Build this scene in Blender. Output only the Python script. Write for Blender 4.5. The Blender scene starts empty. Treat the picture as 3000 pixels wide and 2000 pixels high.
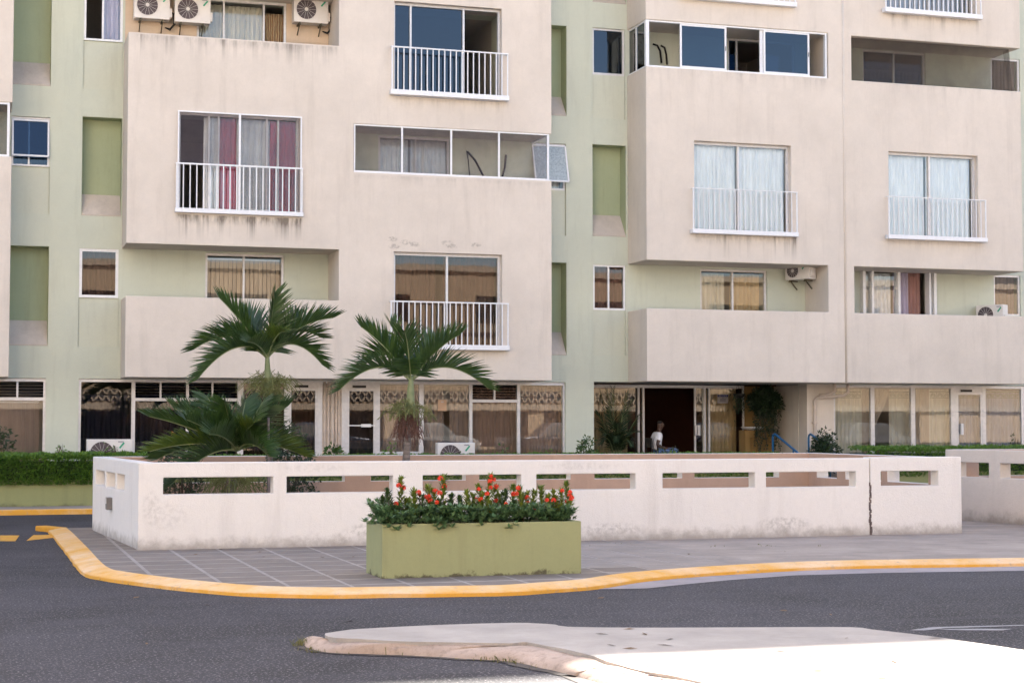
import bpy, bmesh, math, random
from mathutils import Vector, Matrix, noise
R = math.radians
random.seed(7)
sc = bpy.context.scene
col = sc.collection

# ------------------------------------------------------------------ camera
F_PX, PITCH, YAW, EYE = 5000.0, R(2.813), R(17.331), 1.65
cam_d = bpy.data.cameras.new('camera'); cam = bpy.data.objects.new('camera', cam_d); col.objects.link(cam)
cam_d.sensor_width = 36.0; cam_d.lens = F_PX / 3000 * 36; cam_d.clip_end = 2000; cam_d.clip_start = 0.1
DV = Vector((math.sin(YAW) * math.cos(PITCH), math.cos(YAW) * math.cos(PITCH), math.sin(PITCH)))
RV = Vector((math.cos(YAW), -math.sin(YAW), 0)); UV = RV.cross(DV)
cam.matrix_world = Matrix(((RV.x, UV.x, -DV.x, 0), (RV.y, UV.y, -DV.y, 0), (RV.z, UV.z, -DV.z, EYE), (0, 0, 0, 1)))
sc.camera = cam

# ------------------------------------------------------------------ sky, sun, exposure
BUILD_TOP = 25.0
SUN_AZ = R(12)                                    # a little off the building's normal
SUN_EL = math.atan(BUILD_TOP * math.cos(SUN_AZ) / 25.6)
w = bpy.data.worlds.new('World'); sc.world = w; w.use_nodes = True
nt = w.node_tree; bg = nt.nodes['Background']
sky = nt.nodes.new('ShaderNodeTexSky'); sky.sky_type = 'NISHITA'; sky.sun_disc = False
sky.sun_elevation = SUN_EL; sky.sun_rotation = SUN_AZ; sky.dust_density = 2.5; sky.air_density = 0.9; sky.ozone_density = 0.3
nt.links.new(sky.outputs[0], bg.inputs[0]); bg.inputs[1].default_value = 0.085
sl = bpy.data.lights.new('sun', 'SUN'); sl.energy = 5.0; sl.angle = R(0.53); sl.color = (1, 0.95, 0.87)
so = bpy.data.objects.new('sun', sl); col.objects.link(so)
sdir = Vector((math.sin(SUN_AZ) * math.cos(SUN_EL), math.cos(SUN_AZ) * math.cos(SUN_EL), math.sin(SUN_EL)))
so.rotation_euler = sdir.to_track_quat('Z', 'Y').to_euler(); so.location = (0, 60, 60)
vs = sc.view_settings; vs.view_transform = 'Standard'; vs.look = 'None'; vs.gamma = 1.0; vs.use_curve_mapping = False
vs.exposure = 2.75
vs.use_white_balance = True; vs.white_balance_temperature = 6600; vs.white_balance_tint = 11    # camera set for open shade
sc.render.engine = 'CYCLES'
sc.cycles.max_bounces = 8; sc.cycles.transparent_max_bounces = 16

# ------------------------------------------------------------------ pixel -> place (3000 x 2000 photograph)
def ray(px, py): return DV * F_PX + RV * (px - 1500) - UV * (py - 1000)
def fp(px, py, Y):
    v = ray(px, py); t = Y / v.y; return v.x * t, EYE + v.z * t
def fx(px, py, Y): return fp(px, py, Y)[0]
def fz(px, py, Y): return fp(px, py, Y)[1]
def gp(px, py, z=0.0):
    v = ray(px, py); t = (z - EYE) / v.z; return v.x * t, v.y * t
def at(px, py, Y):
    v = ray(px, py); return v * (Y / v.y) + Vector((0, 0, EYE))

# ------------------------------------------------------------------ materials
def new_mat(name):
    m = bpy.data.materials.new(name); m.use_nodes = True
    return m, m.node_tree, m.node_tree.nodes['Principled BSDF']
def N(t, kind, **kw):
    n = t.nodes.new(kind)
    for k, v in kw.items(): setattr(n, k, v)
    return n
def coord(t, scale=(1, 1, 1)):
    g = N(t, 'ShaderNodeNewGeometry'); mp = N(t, 'ShaderNodeMapping'); mp.inputs['Scale'].default_value = scale
    t.links.new(g.outputs['Position'], mp.inputs['Vector']); return mp.outputs[0]
def noise_tex(t, scale, detail=4, rough=.6, vec=None, sc3=(1, 1, 1)):
    n = N(t, 'ShaderNodeTexNoise'); n.inputs['Scale'].default_value = scale
    n.inputs['Detail'].default_value = detail; n.inputs['Roughness'].default_value = rough
    t.links.new(vec or coord(t, sc3), n.inputs['Vector']); return n.outputs['Fac']
def ramp(t, fac, p0, p1, c0=(0, 0, 0, 1), c1=(1, 1, 1, 1)):
    r = N(t, 'ShaderNodeValToRGB'); e = r.color_ramp.elements
    e[0].position, e[0].color, e[1].position, e[1].color = p0, c0, p1, c1
    t.links.new(fac, r.inputs[0]); return r.outputs[0]
def mixc(t, fac, a, b, mode='MIX'):
    m = N(t, 'ShaderNodeMix', data_type='RGBA', blend_type=mode)
    for s, v in ((0, fac), (6, a), (7, b)):
        if isinstance(v, (int, float)): m.inputs[s].default_value = v
        elif isinstance(v, tuple): m.inputs[s].default_value = v if len(v) == 4 else (*v, 1)
        else: t.links.new(v, m.inputs[s])
    return m.outputs[2]
def math_n(t, op, a, b=None, clamp=False):
    m = N(t, 'ShaderNodeMath', operation=op, use_clamp=clamp)
    for i, v in enumerate((a, b)):
        if v is None: continue
        if isinstance(v, (int, float)): m.inputs[i].default_value = v
        else: t.links.new(v, m.inputs[i])
    return m.outputs[0]
def bump(t, b, fac, strength, dist):
    n = N(t, 'ShaderNodeBump'); n.inputs['Strength'].default_value = strength; n.inputs['Distance'].default_value = dist
    t.links.new(fac, n.inputs['Height']); t.links.new(n.outputs[0], b.inputs['Normal'])
def setc(t, b, c):
    if isinstance(c, tuple): b.inputs['Base Color'].default_value = (*c[:3], 1)
    else: t.links.new(c, b.inputs['Base Color'])
def plain(name, c, rough=.6, metal=0.0, var=0.12, vscale=6.0, spec=.5):
    m, t, b = new_mat(name)
    f = noise_tex(t, vscale, 5)
    lo = tuple(x * (1 - var) for x in c); hi = tuple(min(1, x * (1 + var)) for x in c)
    setc(t, b, ramp(t, f, .3, .7, (*lo, 1), (*hi, 1)))
    b.inputs['Roughness'].default_value = rough; b.inputs['Metallic'].default_value = metal
    b.inputs['Specular IOR Level'].default_value = spec
    return m
def sep_xyz(t):
    g = N(t, 'ShaderNodeNewGeometry'); s = N(t, 'ShaderNodeSeparateXYZ'); t.links.new(g.outputs['Position'], s.inputs[0]); return s.outputs
def sstep(t, v, a, b):
    m = N(t, 'ShaderNodeMapRange', interpolation_type='SMOOTHSTEP'); t.links.new(v, m.inputs[0])
    m.inputs[1].default_value = a; m.inputs[2].default_value = b; return m.outputs[0]
def stucco(name, c, stain=(.30, .25, .21), streaks=(), big=.15, grain=260, bstr=.25, bdist=.004, foot=None, smudge=()):
    """painted render: soft blotches, faint rain streaks, dirt runs below sills"""
    m, t, b = new_mat(name)
    f1 = noise_tex(t, .55, 6, .7); f2 = noise_tex(t, 9, 4, .6)
    rain = noise_tex(t, 1.0, 5, .7, None, (3.2, 3.2, .35))
    colr = mixc(t, ramp(t, f1, .25, .75), tuple(x * (1 - big) for x in c), tuple(min(1, x * (1 + big * .5)) for x in c))
    colr = mixc(t, math_n(t, 'MULTIPLY', ramp(t, f2, .35, .75), .10), colr, tuple(x * .72 for x in c))
    colr = mixc(t, math_n(t, 'MULTIPLY', ramp(t, rain, .52, .85), .30), colr, stain)
    fine = noise_tex(t, 130, 2, .5)
    colr = mixc(t, math_n(t, 'MULTIPLY', ramp(t, fine, .40, .62), .10), colr, tuple(x * .6 for x in c))
    mott = noise_tex(t, 26, 3, .7); colr = mixc(t, math_n(t, 'MULTIPLY', ramp(t, mott, .42, .66), .08), colr, tuple(x * .62 for x in c))
    if streaks or smudge:
        x, y, z = sep_xyz(t)
        run = noise_tex(t, 1.0, 3, .6, None, (5.2, 5.2, .12)); soft = noise_tex(t, 1.0, 4, .7, None, (9, 9, 2.2))
        acc = None
        for (x0, x1, zt, ln, st) in streaks:
            mk = math_n(t, 'MULTIPLY', sstep(t, x, x0 - .03, x0 + .06), sstep(t, x, x1 + .03, x1 - .06))
            up = sstep(t, z, zt + .01, zt - .02); dn = sstep(t, z, zt - ln, zt - .02)
            v = math_n(t, 'MULTIPLY', math_n(t, 'MULTIPLY', mk, up), dn)
            edge = math_n(t, 'MULTIPLY', math_n(t, 'MULTIPLY', mk, up), sstep(t, z, zt - ln * .42, zt - .01))
            v = math_n(t, 'ADD', math_n(t, 'MULTIPLY', v, ramp(t, run, .50, .66)), math_n(t, 'MULTIPLY', edge, ramp(t, soft, .38, .7)))
            v = math_n(t, 'MULTIPLY', v, st)
            acc = v if acc is None else math_n(t, 'MAXIMUM', acc, v)
        for (sx, sz, rx, rz, st) in smudge:
            dx = math_n(t, 'DIVIDE', math_n(t, 'SUBTRACT', x, sx), rx); dz = math_n(t, 'DIVIDE', math_n(t, 'SUBTRACT', z, sz), rz)
            d = math_n(t, 'ADD', math_n(t, 'MULTIPLY', dx, dx), math_n(t, 'MULTIPLY', dz, dz))
            v = math_n(t, 'MULTIPLY', math_n(t, 'MULTIPLY', sstep(t, d, 1, .2), ramp(t, noise_tex(t, 16, 3, .6), .42, .62)), st)
            acc = v if acc is None else math_n(t, 'MAXIMUM', acc, v)
        colr = mixc(t, math_n(t, 'MINIMUM', acc, .85), colr, tuple(v * .45 for v in stain))
    if foot:
        x, y, z = sep_xyz(t)
        fn = math_n(t, 'ADD', z, math_n(t, 'MULTIPLY', math_n(t, 'SUBTRACT', noise_tex(t, 5, 5, .7), .5), .35))
        v = math_n(t, 'MULTIPLY', sstep(t, fn, foot[0] + foot[1], foot[0]), foot[2])
        colr = mixc(t, v, colr, tuple(v_ * .8 for v_ in stain))
    setc(t, b, colr); b.inputs['Roughness'].default_value = .9; b.inputs['Specular IOR Level'].default_value = .25
    h = math_n(t, 'ADD', noise_tex(t, grain, 2, .5), math_n(t, 'MULTIPLY', noise_tex(t, grain * .12, 3, .6), 1.2))
    bump(t, b, h, bstr, bdist); return m
def glass_mat(name, tint=(.96, .97, .97), boost=1.0, coat=(.97, .97, .97)):
    m = bpy.data.materials.new(name); m.use_nodes = True; t = m.node_tree; t.nodes.clear()
    o = N(t, 'ShaderNodeOutputMaterial'); mx = N(t, 'ShaderNodeMixShader'); tr = N(t, 'ShaderNodeBsdfTransparent'); gl = N(t, 'ShaderNodeBsdfGlossy')
    tr.inputs[0].default_value = (*tint, 1); gl.inputs['Roughness'].default_value = .0; gl.inputs[0].default_value = (*coat, 1)
    fr = N(t, 'ShaderNodeFresnel'); fr.inputs['IOR'].default_value = 1.52
    mul = math_n(t, 'MULTIPLY', fr.outputs[0], 1.0 * boost, True)
    bm = N(t, 'ShaderNodeBump'); bm.inputs['Strength'].default_value = .02; bm.inputs['Distance'].default_value = .01
    t.links.new(noise_tex(t, 1.6, 2), bm.inputs['Height']); t.links.new(bm.outputs[0], gl.inputs['Normal'])
    t.links.new(mul, mx.inputs[0]); t.links.new(tr.outputs[0], mx.inputs[1]); t.links.new(gl.outputs[0], mx.inputs[2]); t.links.new(mx.outputs[0], o.inputs[0])
    return m
def screen_mat(name, c, op):
    m = bpy.data.materials.new(name); m.use_nodes = True; t = m.node_tree; t.nodes.clear()
    o = N(t, 'ShaderNodeOutputMaterial'); mx = N(t, 'ShaderNodeMixShader'); tr = N(t, 'ShaderNodeBsdfTransparent'); df = N(t, 'ShaderNodeBsdfDiffuse')
    df.inputs[0].default_value = (*c, 1); f = noise_tex(t, 2.2, 3)
    mp = N(t, 'ShaderNodeMapRange'); t.links.new(f, mp.inputs[0]); mp.inputs[3].default_value = op - .08; mp.inputs[4].default_value = op + .08
    t.links.new(mp.outputs[0], mx.inputs[0]); t.links.new(tr.outputs[0], mx.inputs[1]); t.links.new(df.outputs[0], mx.inputs[2]); t.links.new(mx.outputs[0], o.inputs[0])
    return m
def cloth(name, c, trans=.12, weave=0.0, c2=None, band=None):
    m = bpy.data.materials.new(name); m.use_nodes = True; t = m.node_tree; t.nodes.clear()
    o = N(t, 'ShaderNodeOutputMaterial'); mx = N(t, 'ShaderNodeMixShader'); tl = N(t, 'ShaderNodeBsdfTranslucent'); df = N(t, 'ShaderNodeBsdfDiffuse')
    cc = ramp(t, noise_tex(t, 3.0, 4, .6, None, (4, 4, .6)), .3, .7, (*[x * .86 for x in c], 1), (*[min(1, x * 1.06) for x in c], 1))
    if c2:
        x, y, z = sep_xyz(t)
        wv = N(t, 'ShaderNodeTexWave'); wv.inputs['Scale'].default_value = band or 2.0; wv.inputs['Distortion'].default_value = 2.5
        t.links.new(coord(t), wv.inputs['Vector']); cc = mixc(t, ramp(t, wv.outputs['Fac'], .4, .6), cc, c2)
    t.links.new(cc, tl.inputs[0]); t.links.new(cc, df.inputs[0]); mx.inputs[0].default_value = trans
    t.links.new(df.outputs[0], mx.inputs[1]); t.links.new(tl.outputs[0], mx.inputs[2])
    if weave:
        m2 = N(t, 'ShaderNodeMixShader'); tp = N(t, 'ShaderNodeBsdfTransparent')
        m2.inputs[0].default_value = weave; t.links.new(mx.outputs[0], m2.inputs[1]); t.links.new(tp.outputs[0], m2.inputs[2]); t.links.new(m2.outputs[0], o.inputs[0])
    else: t.links.new(mx.outputs[0], o.inputs[0])
    return m
def leaf_mat(name, c, c2, trans=.25, rough=.4, vs_=9.0, spec=.5):
    m, t, b = new_mat(name)
    f = noise_tex(t, vs_, 3); oi = N(t, 'ShaderNodeObjectInfo')
    cc = ramp(t, f, .35, .65, (*c, 1), (*c2, 1))
    cc = mixc(t, math_n(t, 'MULTIPLY', oi.outputs['Random'], .25), cc, tuple((a + d) * .5 for a, d in zip(c, c2)))
    setc(t, b, cc); b.inputs['Roughness'].default_value = rough; b.inputs['Specular IOR Level'].default_value = spec
    tl = N(t, 'ShaderNodeBsdfTranslucent'); mx = N(t, 'ShaderNodeMixShader'); mx.inputs[0].default_value = trans
    o = t.nodes['Material Output']; t.links.new(mixc(t, .35, cc, (.25, .35, .05)), tl.inputs[0])
    t.links.new(b.outputs[0], mx.inputs[1]); t.links.new(tl.outputs[0], mx.inputs[2]); t.links.new(mx.outputs[0], o.inputs[0]); return m

# ------------------------------------------------------------------ mesh builder
class MB:
    def __init__(s): s.v, s.f, s.mi = [], [], []
    def face(s, pts, mi=0):
        i = len(s.v); s.v += [Vector(p) for p in pts]; s.f.append(tuple(range(i, i + len(pts)))); s.mi.append(mi)
    def box(s, x0, x1, y0, y1, z0, z1, mi=0):
        if x0 > x1: x0, x1 = x1, x0
        if y0 > y1: y0, y1 = y1, y0
        if z0 > z1: z0, z1 = z1, z0
        i = len(s.v); s.v += [Vector(p) for p in ((x0, y0, z0), (x1, y0, z0), (x1, y1, z0), (x0, y1, z0), (x0, y0, z1), (x1, y0, z1), (x1, y1, z1), (x0, y1, z1))]
        for q in ((0, 3, 2, 1), (4, 5, 6, 7), (0, 1, 5, 4), (1, 2, 6, 5), (2, 3, 7, 6), (3, 0, 4, 7)):
            s.f.append(tuple(i + k for k in q)); s.mi.append(mi)
        return s
    def bar(s, a, b, wd, ht, up=Vector((0, 0, 1)), mi=0):
        a, b = Vector(a), Vector(b); d = (b - a).normalized(); u = Vector(up)
        sd = d.cross(u)
        if sd.length < 1e-4: sd = d.cross(Vector((1, 0, 0)))
        sd.normalize(); u = sd.cross(d); i = len(s.v)
        for p in (a, b):
            for (p_, q_) in ((-1, -1), (1, -1), (1, 1), (-1, 1)): s.v.append(p + sd * p_ * wd / 2 + u * q_ * ht / 2)
        for q in ((0, 1, 2, 3), (7, 6, 5, 4), (0, 4, 5, 1), (1, 5, 6, 2), (2, 6, 7, 3), (3, 7, 4, 0)):
            s.f.append(tuple(i + k for k in q)); s.mi.append(mi)
        return s
    def tube(s, pts, r, n=8, mi=0, cap=True):
        pts = [Vector(p) for p in pts]; rs = r if isinstance(r, (list, tuple)) else [r] * len(pts)
        rings = []; prev = None
        for k, p in enumerate(pts):
            d = (pts[min(k + 1, len(pts) - 1)] - pts[max(k - 1, 0)]).normalized()
            if prev is None:
                a = d.cross(Vector((0, 0, 1)));
                if a.length < 1e-3: a = d.cross(Vector((1, 0, 0)))
                a.normalize()
            else: a = (prev - d * prev.dot(d)).normalized()
            prev = a; b = d.cross(a); i = len(s.v)
            for j in range(n):
                an = 2 * math.pi * j / n; s.v.append(p + (a * math.cos(an) + b * math.sin(an)) * rs[k])
            rings.append(i)
        for k in range(len(pts) - 1):
            for j in range(n):
                s.f.append((rings[k] + j, rings[k] + (j + 1) % n, rings[k + 1] + (j + 1) % n, rings[k + 1] + j)); s.mi.append(mi)
        if cap:
            s.f.append(tuple(rings[0] + j for j in reversed(range(n)))); s.mi.append(mi)
            s.f.append(tuple(rings[-1] + j for j in range(n))); s.mi.append(mi)
        return s
    def lathe(s, c, prof, n=20, ax='z', mi=0):
        c = Vector(c); rings = []
        for (r, h) in prof:
            rings.append(len(s.v))
            for j in range(n):
                an = 2 * math.pi * j / n; q = (r * math.cos(an), r * math.sin(an))
                s.v.append(c + (Vector((q[0], q[1], h)) if ax == 'z' else Vector((q[0], h, q[1])) if ax == 'y' else Vector((h, q[0], q[1]))))
        for k in range(len(prof) - 1):
            for j in range(n):
                s.f.append((rings[k] + j, rings[k] + (j + 1) % n, rings[k + 1] + (j + 1) % n, rings[k + 1] + j)); s.mi.append(mi)
        for k, rv in ((0, True), (-1, False)):
            if prof[k][0] > 1e-4:
                q = [rings[k] + j for j in range(n)]; s.f.append(tuple(reversed(q)) if rv else tuple(q)); s.mi.append(mi)
        return s
    def build(s, name, mat, parent=None, smooth=False, bevel=0.0, weld=False, seg=2, rel=None, local=False):
        org = Vector((0, 0, 0)) if local else parent_world(parent) if parent else Vector(rel or (0, 0, 0))
        me = bpy.data.meshes.new(name); me.from_pydata([tuple(v - org) for v in s.v], [], s.f)
        for m in (mat if isinstance(mat, (list, tuple)) else [mat]): me.materials.append(m)
        me.polygons.foreach_set('material_index', s.mi)
        if weld or bevel:
            bm = bmesh.new(); bm.from_mesh(me); bmesh.ops.remove_doubles(bm, verts=bm.verts, dist=1e-5); bmesh.ops.recalc_face_normals(bm, faces=bm.faces); bm.to_mesh(me); bm.free()
        if smooth: me.polygons.foreach_set('use_smooth', [True] * len(me.polygons))
        me.update(); o = bpy.data.objects.new(name, me); col.objects.link(o)
        if parent: o.parent = parent
        else: o.location = org
        if bevel:
            md = o.modifiers.new('bevel', 'BEVEL'); md.width = bevel; md.segments = seg; md.limit_method = 'ANGLE'; md.angle_limit = R(40)
        return o
def parent_world(p):
    v = Vector((0, 0, 0))
    while p: v += p.location; p = p.parent
    return v
def tag(o, label=None, cat=None, group=None, kind=None):
    if label: o['label'] = label
    if cat: o['category'] = cat
    if group: o['group'] = group
    if kind: o['kind'] = kind
    return o
def thing(name, loc, label, cat, group=None):
    o = bpy.data.objects.new(name, None); col.objects.link(o); o.location = loc; o.empty_display_size = .2
    return tag(o, label, cat, group)
def box_part(name, mat, parent, *b, bevel=0.0):
    return MB().box(*b).build(name, mat, parent, bevel=bevel)
def copy_tree(o, parent=None):
    c = o.copy(); col.objects.link(c); c.parent = parent
    for ch in list(o.children): copy_tree(ch, c)
    return c
def voxels(name, mat, parent, bounds, voids, bevel=0.0, matfn=None):
    """solid box with rectangular voids cut away; only the outer skin is meshed"""
    x0, x1, y0, y1, z0, z1 = bounds
    def cuts(a, b, i):
        s = {a, b}
        for v in voids:
            for q in (v[i], v[i + 1]):
                if a < q < b: s.add(q)
        s = sorted(s); out = [s[0]]
        for q in s[1:]:
            if q - out[-1] > 1e-4: out.append(q)
        return out
    xs, ys, zs = cuts(x0, x1, 0), cuts(y0, y1, 2), cuts(z0, z1, 4)
    nx, ny, nz = len(xs) - 1, len(ys) - 1, len(zs) - 1
    sol = {}
    for i in range(nx):
        for j in range(ny):
            for k in range(nz):
                cx, cy, cz = (xs[i] + xs[i + 1]) / 2, (ys[j] + ys[j + 1]) / 2, (zs[k] + zs[k + 1]) / 2
                sol[i, j, k] = not any(v[0] < cx < v[1] and v[2] < cy < v[3] and v[4] < cz < v[5] for v in voids)
    idx = {}; V = []; Fc = []; MI = []
    def vi(i, j, k):
        if (i, j, k) not in idx: idx[i, j, k] = len(V); V.append((xs[i], ys[j], zs[k]))
        return idx[i, j, k]
    dirs = (((-1, 0, 0), ((0, 0, 0), (0, 0, 1), (0, 1, 1), (0, 1, 0))), ((1, 0, 0), ((1, 0, 0), (1, 1, 0), (1, 1, 1), (1, 0, 1))),
            ((0, -1, 0), ((0, 0, 0), (1, 0, 0), (1, 0, 1), (0, 0, 1))), ((0, 1, 0), ((0, 1, 0), (0, 1, 1), (1, 1, 1), (1, 1, 0))),
            ((0, 0, -1), ((0, 0, 0), (0, 1, 0), (1, 1, 0), (1, 0, 0))), ((0, 0, 1), ((0, 0, 1), (1, 0, 1), (1, 1, 1), (0, 1, 1))))
    for (i, j, k), s in sol.items():
        if not s: continue
        for d, q in dirs:
            if not sol.get((i + d[0], j + d[1], k + d[2]), False):
                Fc.append(tuple(vi(i + a, j + b, k + c) for a, b, c in q))
                MI.append(matfn(d, ((xs[i] + xs[i + 1]) / 2, (ys[j] + ys[j + 1]) / 2, (zs[k] + zs[k + 1]) / 2)) if matfn else 0)
    org = parent_world(parent) if parent else Vector((0, 0, 0))
    me = bpy.data.meshes.new(name); me.from_pydata([tuple(Vector(v) - org) for v in V], [], Fc)
    for m in (mat if isinstance(mat, (list, tuple)) else [mat]): me.materials.append(m)
    me.polygons.foreach_set('material_index', MI); me.update()
    o = bpy.data.objects.new(name, me); col.objects.link(o); o.parent = parent
    if bevel:
        md = o.modifiers.new('bevel', 'BEVEL'); md.width = bevel; md.segments = 2; md.limit_method = 'ANGLE'; md.angle_limit = R(40)
    return o

# ------------------------------------------------------------------ the planes of the building
F1, F2, SILL = 36.3, 37.5, 0.38           # cream front, green wall, niche depth
SLAB = 2.655                              # underside of the first-floor blocks
WALK = 0.55                               # raised walkway along the ground floor
STOREY = 2.8
XA0, XA1 = fx(370, 711, F1), fx(1616, 600, F1)
XB0, XB1 = fx(1894, 650, F1), fx(2992, 200, F1)
XE1 = fx(34, 500, F1)
XSEAM = fx(2472, 600, F1)
ZP1 = fz(690, 873.5, F1); ZS1 = fz(690, 721.5, F1); ZP3 = fz(690, 115, F1); ZS3 = ZS1 + 2 * STOREY
ZB1 = fz(2213, 909.5, F1); ZBS1 = fz(2213, 771, F1); ZB3 = fz(2160, 212, F1); ZBS3 = fz(2160, 77, F1)
ZMB, ZMT = fz(1320, 517, F1), fz(1320, 377, F1)

C_CREAM = (.665, .59, .51)
def below(px0, px1, py, Y, ln, st): return (fx(px0, py, Y), fx(px1, py, Y), fz((px0 + px1) / 2, py, Y), ln, st)
M = {}
M['cream_a'] = stucco('cream_render_a', C_CREAM, streaks=[below(515, 886, 633, F1, .62, 1.0), below(1145, 1490, 292, F1, .35, .22), below(1300, 1490, 1030, F1, .3, .25), below(395, 990, 118, F1, .6, .42), below(1036, 1600, 522, F1, .3, .15)],
    smudge=[(fx(x, y, F1), fz(x, y, F1), .16, .07, .42) for x, y in ((1148, 700), (1190, 710), (1213, 716), (1310, 712), (1322, 722), (1393, 718), (1155, 722))])
M['cream_b'] = stucco('cream_render_b', C_CREAM, streaks=[below(2030, 2336, 688, F1, .7, .6), below(2600, 2890, 706, F1, .4, .2), below(2600, 2870, 48, F1, .5, .4), below(1900, 2425, 213, F1, .5, .14), below(2497, 2980, 252, F1, .4, .1)])
M['cream_plain'] = stucco('cream_render_plain', C_CREAM)
M['orange_wall'] = stucco('apricot_render', (.62, .48, .35))
M['green_wall'] = stucco('pale_green_render', (.55, .575, .475), stain=(.22, .22, .17), big=.08)
M['green_panel'] = stucco('pale_green_panel', (.56, .575, .47), stain=(.22, .22, .17), big=.05)
M['niche_green'] = stucco('deep_green_render', (.37, .415, .265), stain=(.10, .11, .07), big=.10)
M['concrete_sill'] = stucco('bare_concrete', (.56, .49, .42), stain=(.12, .10, .08), big=.35, grain=90)
M['white_wall'] = stucco('white_wall_paint', (.76, .715, .67), smudge=[(2.10, .60, .14, .26, .22), (2.3, .5, .3, .22, .14), (5.0, .28, .5, .12, .35), (8.3, .24, .6, .1, .3), (10.9, .26, .5, .12, .35), (4.2, 1.1, .5, .07, .14), (7.9, 1.1, .7, .06, .16)], stain=(.36, .31, .27), foot=(.05, .22, .8), grain=70, bstr=.6, bdist=.008, big=.06)
M['tan_wall'] = stucco('tan_wall_paint', (.50, .335, .245), stain=(.30, .18, .12), grain=70, bstr=.5, bdist=.006)
M['shaded_wall'] = stucco('shaded_wall_paint', (.62, .55, .49), stain=(.30, .26, .22), foot=(.05, .25, .8), grain=70, bstr=.6, bdist=.008)  # darker than the near wall: shade of its turned face put into the colour
M['planter_green'] = stucco('planter_green_paint', (.315, .322, .165), stain=(.10, .085, .055), foot=(.065, .05, .9), big=.05, grain=160, bstr=.3)
M['hedge_planter_green'] = stucco('hedge_planter_paint', (.27, .28, .13), stain=(.09, .08, .06), foot=(.05, .1, .5), big=.06)
M['interior'] = stucco('room_plaster', (.42, .38, .34), big=.03)
M['dark_interior'] = plain('dark_room', (.06, .05, .045), .8)
M['lobby'] = plain('lobby_maroon', (.085, .022, .012), .7)
M['white_metal'] = plain('white_painted_metal', (.72, .72, .73), .4, 0, .05, 20)
M['alu'] = plain('aluminium_frame', (.60, .58, .57), .42, .35, .08, 14)
M['dark_metal'] = plain('dark_metal', (.03, .028, .028), .5, .3)
M['bracket'] = plain('rusty_bracket', (.10, .085, .055), .7, .3, .4, 30)
M['glass'] = glass_mat('window_glass')
M['glass_dark'] = glass_mat('tinted_glass', (.42, .43, .48), 1.1); M['glass_mid'] = glass_mat('lightly_tinted_glass', (.70, .68, .68), 1.0)
M['glass_sky'] = glass_mat('sky_toned_glass', (.20, .30, .42), 1.25, (.80, .88, .95))  # blue of the reflected sky is put into the tint and gloss colour
M['frosted'] = plain('frosted_glass', (.33, .38, .40), .35, 0, .25, 22)
M['screen_grey'] = screen_mat('grey_insect_screen', (.15, .13, .145), .20)
M['screen_dark'] = screen_mat('dark_mesh_screen', (.075, .06, .05), .34)
M['blue_paint'] = plain('blue_rail_paint', (.012, .10, .22), .4, 0, .15, 15)
M['pipe_cream'] = plain('pipe_cream_paint', (.56, .47, .40), .6)
M['ac_white'] = plain('air_conditioner_enamel', (.66, .62, .58), .45, 0, .06, 5)
M['ac_dark'] = plain('air_conditioner_grille', (.075, .055, .06), .6)
M['logo_green'] = plain('logo_green', (.03, .30, .16), .5)
M['logo_dark'] = plain('logo_dark', (.10, .09, .14), .5)
M['rubber'] = plain('black_pipe_insulation', (.012, .011, .012), .75)
M['gold_wall'] = stucco('ochre_wall', (.30, .185, .07), big=.2)
M['terracotta'] = plain('terracotta', (.36, .10, .045), .8)
M['paper'] = plain('paper', (.50, .33, .22), .8)
M['sign_white'] = plain('sign_white', (.46, .42, .42), .5)
M['sign_blue'] = plain('sign_blue', (.05, .06, .24), .5)
M['soil'] = plain('soil', (.05, .035, .025), .95, 0, .5, 30)
# curtains
M['c_white'] = cloth('white_sheer', (.86, .87, .88)); M['c_pale'] = cloth('pale_blue_white_sheer', (.90, .93, .95), .08)
M['c_red'] = cloth('red_cloth', (.55, .06, .10)); M['c_beige'] = cloth('beige_cloth', (.46, .38, .30)); M['c_brown'] = cloth('brown_cloth', (.33, .225, .175))
M['c_taupe'] = cloth('taupe_cloth', (.31, .235, .20)); M['c_ivory'] = cloth('ivory_sheer', (.62, .58, .47)); M['c_gold'] = cloth('gold_cloth', (.55, .40, .22)); M['c_crochet'] = cloth('crochet_cloth', (.52, .40, .26), .3, .0, (.30, .18, .10, 1), 6.0)
M['c_lilac'] = cloth('lilac_cloth', (.52, .46, .58)); M['c_rose'] = cloth('rose_cloth', (.42, .24, .21)); M['c_grey'] = cloth('grey_lace', (.40, .39, .42)); M['c_dusk'] = cloth('dusk_cloth', (.15, .135, .14)); M['c_umber'] = cloth('umber_cloth', (.10, .06, .05)); M['c_lace'] = cloth('grey_green_lace', (.30, .31, .24)); M['c_slate'] = cloth('slate_blue_cloth', (.085, .09, .135)); M['c_navy'] = cloth('dark_blue_blind', (.035, .045, .085))

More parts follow.
